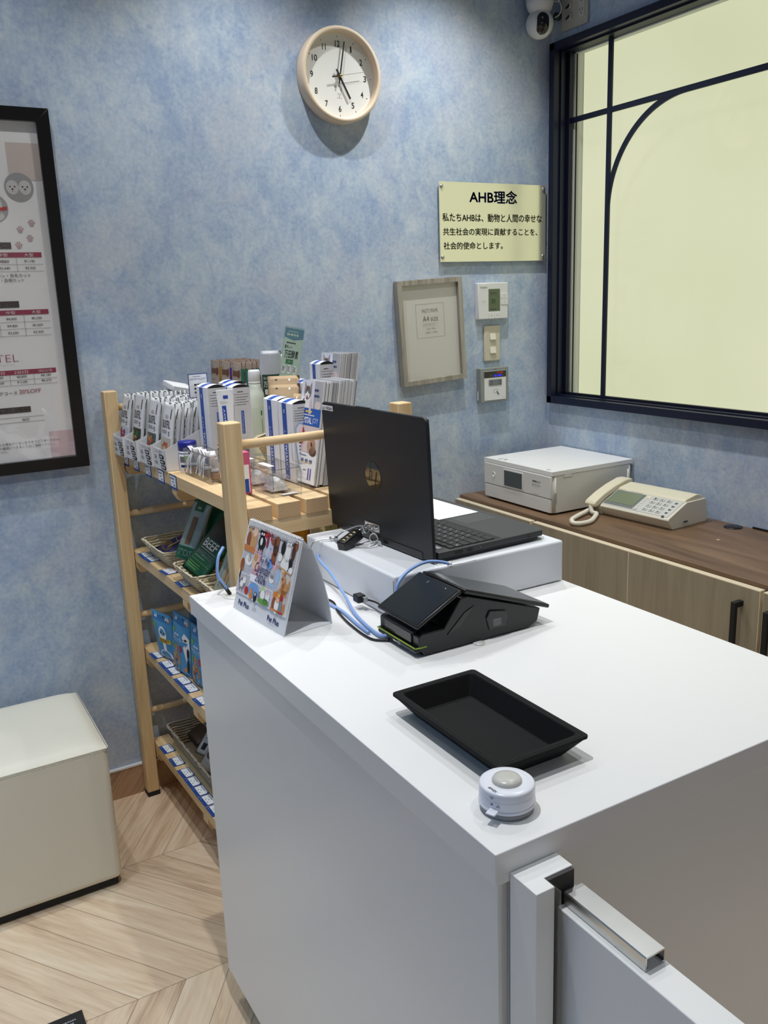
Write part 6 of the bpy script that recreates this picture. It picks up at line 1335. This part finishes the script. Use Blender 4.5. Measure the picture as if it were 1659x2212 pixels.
# ---------------------------------------------------------------- lowest shelf basket
whp = mat('white_card_pack', C(216, 216, 216), .45); brp = mat('dark_brown_pack', C(84, 66, 56), .4)
t, q = leanpack('chew_pack', 'white pack with a red dot in the basket on the lowest shelf', .075, .13, .012, whp, (.11, .22, Z4+.03), (.20, .19, Z4+.12), nrm=(-1, -.4, .8)); q.disc(.0, .085, .010, .009, red_ink, 1); q.lines(-.02, .02, .045, .07, 3, inkg, 1, .4); q.rect(-.02, -.002, .015, .035, ink, 1); q.build('front_print', t)
t, q = leanpack('chew_pack', 'grey pack leaning at the back of the lowest basket', .07, .14, .012, mat('grey_pack', C(176, 180, 186), .4), (.15, .15, Z4+.02), (.235, .16, Z4+.13), nrm=(-1, -.4, .8)); q.lines(-.02, .02, .06, .09, 3, inkg, 1, .4); q.build('front_print', t)
t, q = leanpack('chew_pack', 'silver clear pack with a brown round chew in the lowest basket', .085, .16, .022, mat('silver_clear_pack', C(196, 194, 188), .25, .2, noise=.1, nscale=50, bump=.4), (.085, .315, Z4+.03), (.19, .285, Z4+.14), nrm=(-1, -.4, .7)); q.disc(-.012, .05, .017, .015, brp, 1); q.disc(-.012, .05, .006, .006, clearp, 2); q.build('front_print', t)
t, q = leanpack('chew_pack', 'dark brown pack deep in the lowest basket', .08, .15, .02, brp, (.12, .09, Z4+.02), (.24, .09, Z4+.075)); q.lines(-.02, .02, .05, .1, 4, inkl, 1, .3); q.build('front_print', t)
# ================================================================ lights and camera
LIGHTS_ = []
def spot(x, y, e, z=2.66, size=150, blend=.7, r=.022, col=(.975, .99, 1)):
    L_ = bpy.data.lights.new('ceiling_or_fill_spot', 'SPOT'); L_.energy = e; L_.spot_size = math.radians(size); L_.spot_blend = blend; L_.shadow_soft_size = r; L_.color = col
    o = bpy.data.objects.new('ceiling_or_fill_spot', L_); COL.objects.link(o); o.location = (x, y, z); return o
WASH = 30
for x, e in ((-.53, 45), (-1.16, 32), (-1.80, 14), (-2.44, 10)): spot(x, -.37, e, size=104, blend=.9, r=.014)
for x, y, e in ((-1.74, -1.45, 62), (-1.05, -1.96, 16), (-.55, -1.0, 29), (-2.35, -1.9, 3)): spot(x, y, e, size=105, blend=.8, r=.014)
spot(-2.04, -.60, 29, size=72, blend=.7, r=.014)
for y in (-.8, -2.0, -3.2): spot(-3.80, y, 33, size=120, col=(.56, .84, 1))  # added cool fill: washes the unseen left wall so it bounces blue
for x in (-2.9, -1.5): spot(x, -4.2, 52, size=120)  # added fill: brightens the unseen front wall to lift faces turned that way
w = bpy.data.worlds.new('World'); SC.world = w; w.use_nodes = True
w.node_tree.nodes['Background'].inputs[0].default_value = (.8, .88, 1, 1); w.node_tree.nodes['Background'].inputs[1].default_value = .1
bpy.data.objects.remove(_to)
cd = bpy.data.cameras.new('Camera'); co_ = bpy.data.objects.new('Camera', cd); COL.objects.link(co_)
cd.sensor_fit = 'VERTICAL'; cd.sensor_height = 36; cd.lens = 1882.5613*36/2212; cd.clip_start = .02; cd.clip_end = 50
R_ = Matrix(((.86246332, -.50485025, -.03582246), (-.15029288, -.18788131, -.97062488), (.48328985, .84251222, -.23791614)))
M = Matrix.Identity(4)
for i in range(3): M[i][0] = R_[0][i]; M[i][1] = -R_[1][i]; M[i][2] = -R_[2][i]
M.translation = V(-2.12647, -2.47039, 1.4415); co_.matrix_world = M
SC.camera = co_
vs = SC.view_settings; vs.view_transform = 'Standard'; vs.look = 'None'; vs.gamma = 1; vs.use_curve_mapping = False; vs.exposure = .0
SC.cycles.max_bounces = 10; SC.cycles.transparent_max_bounces = 24
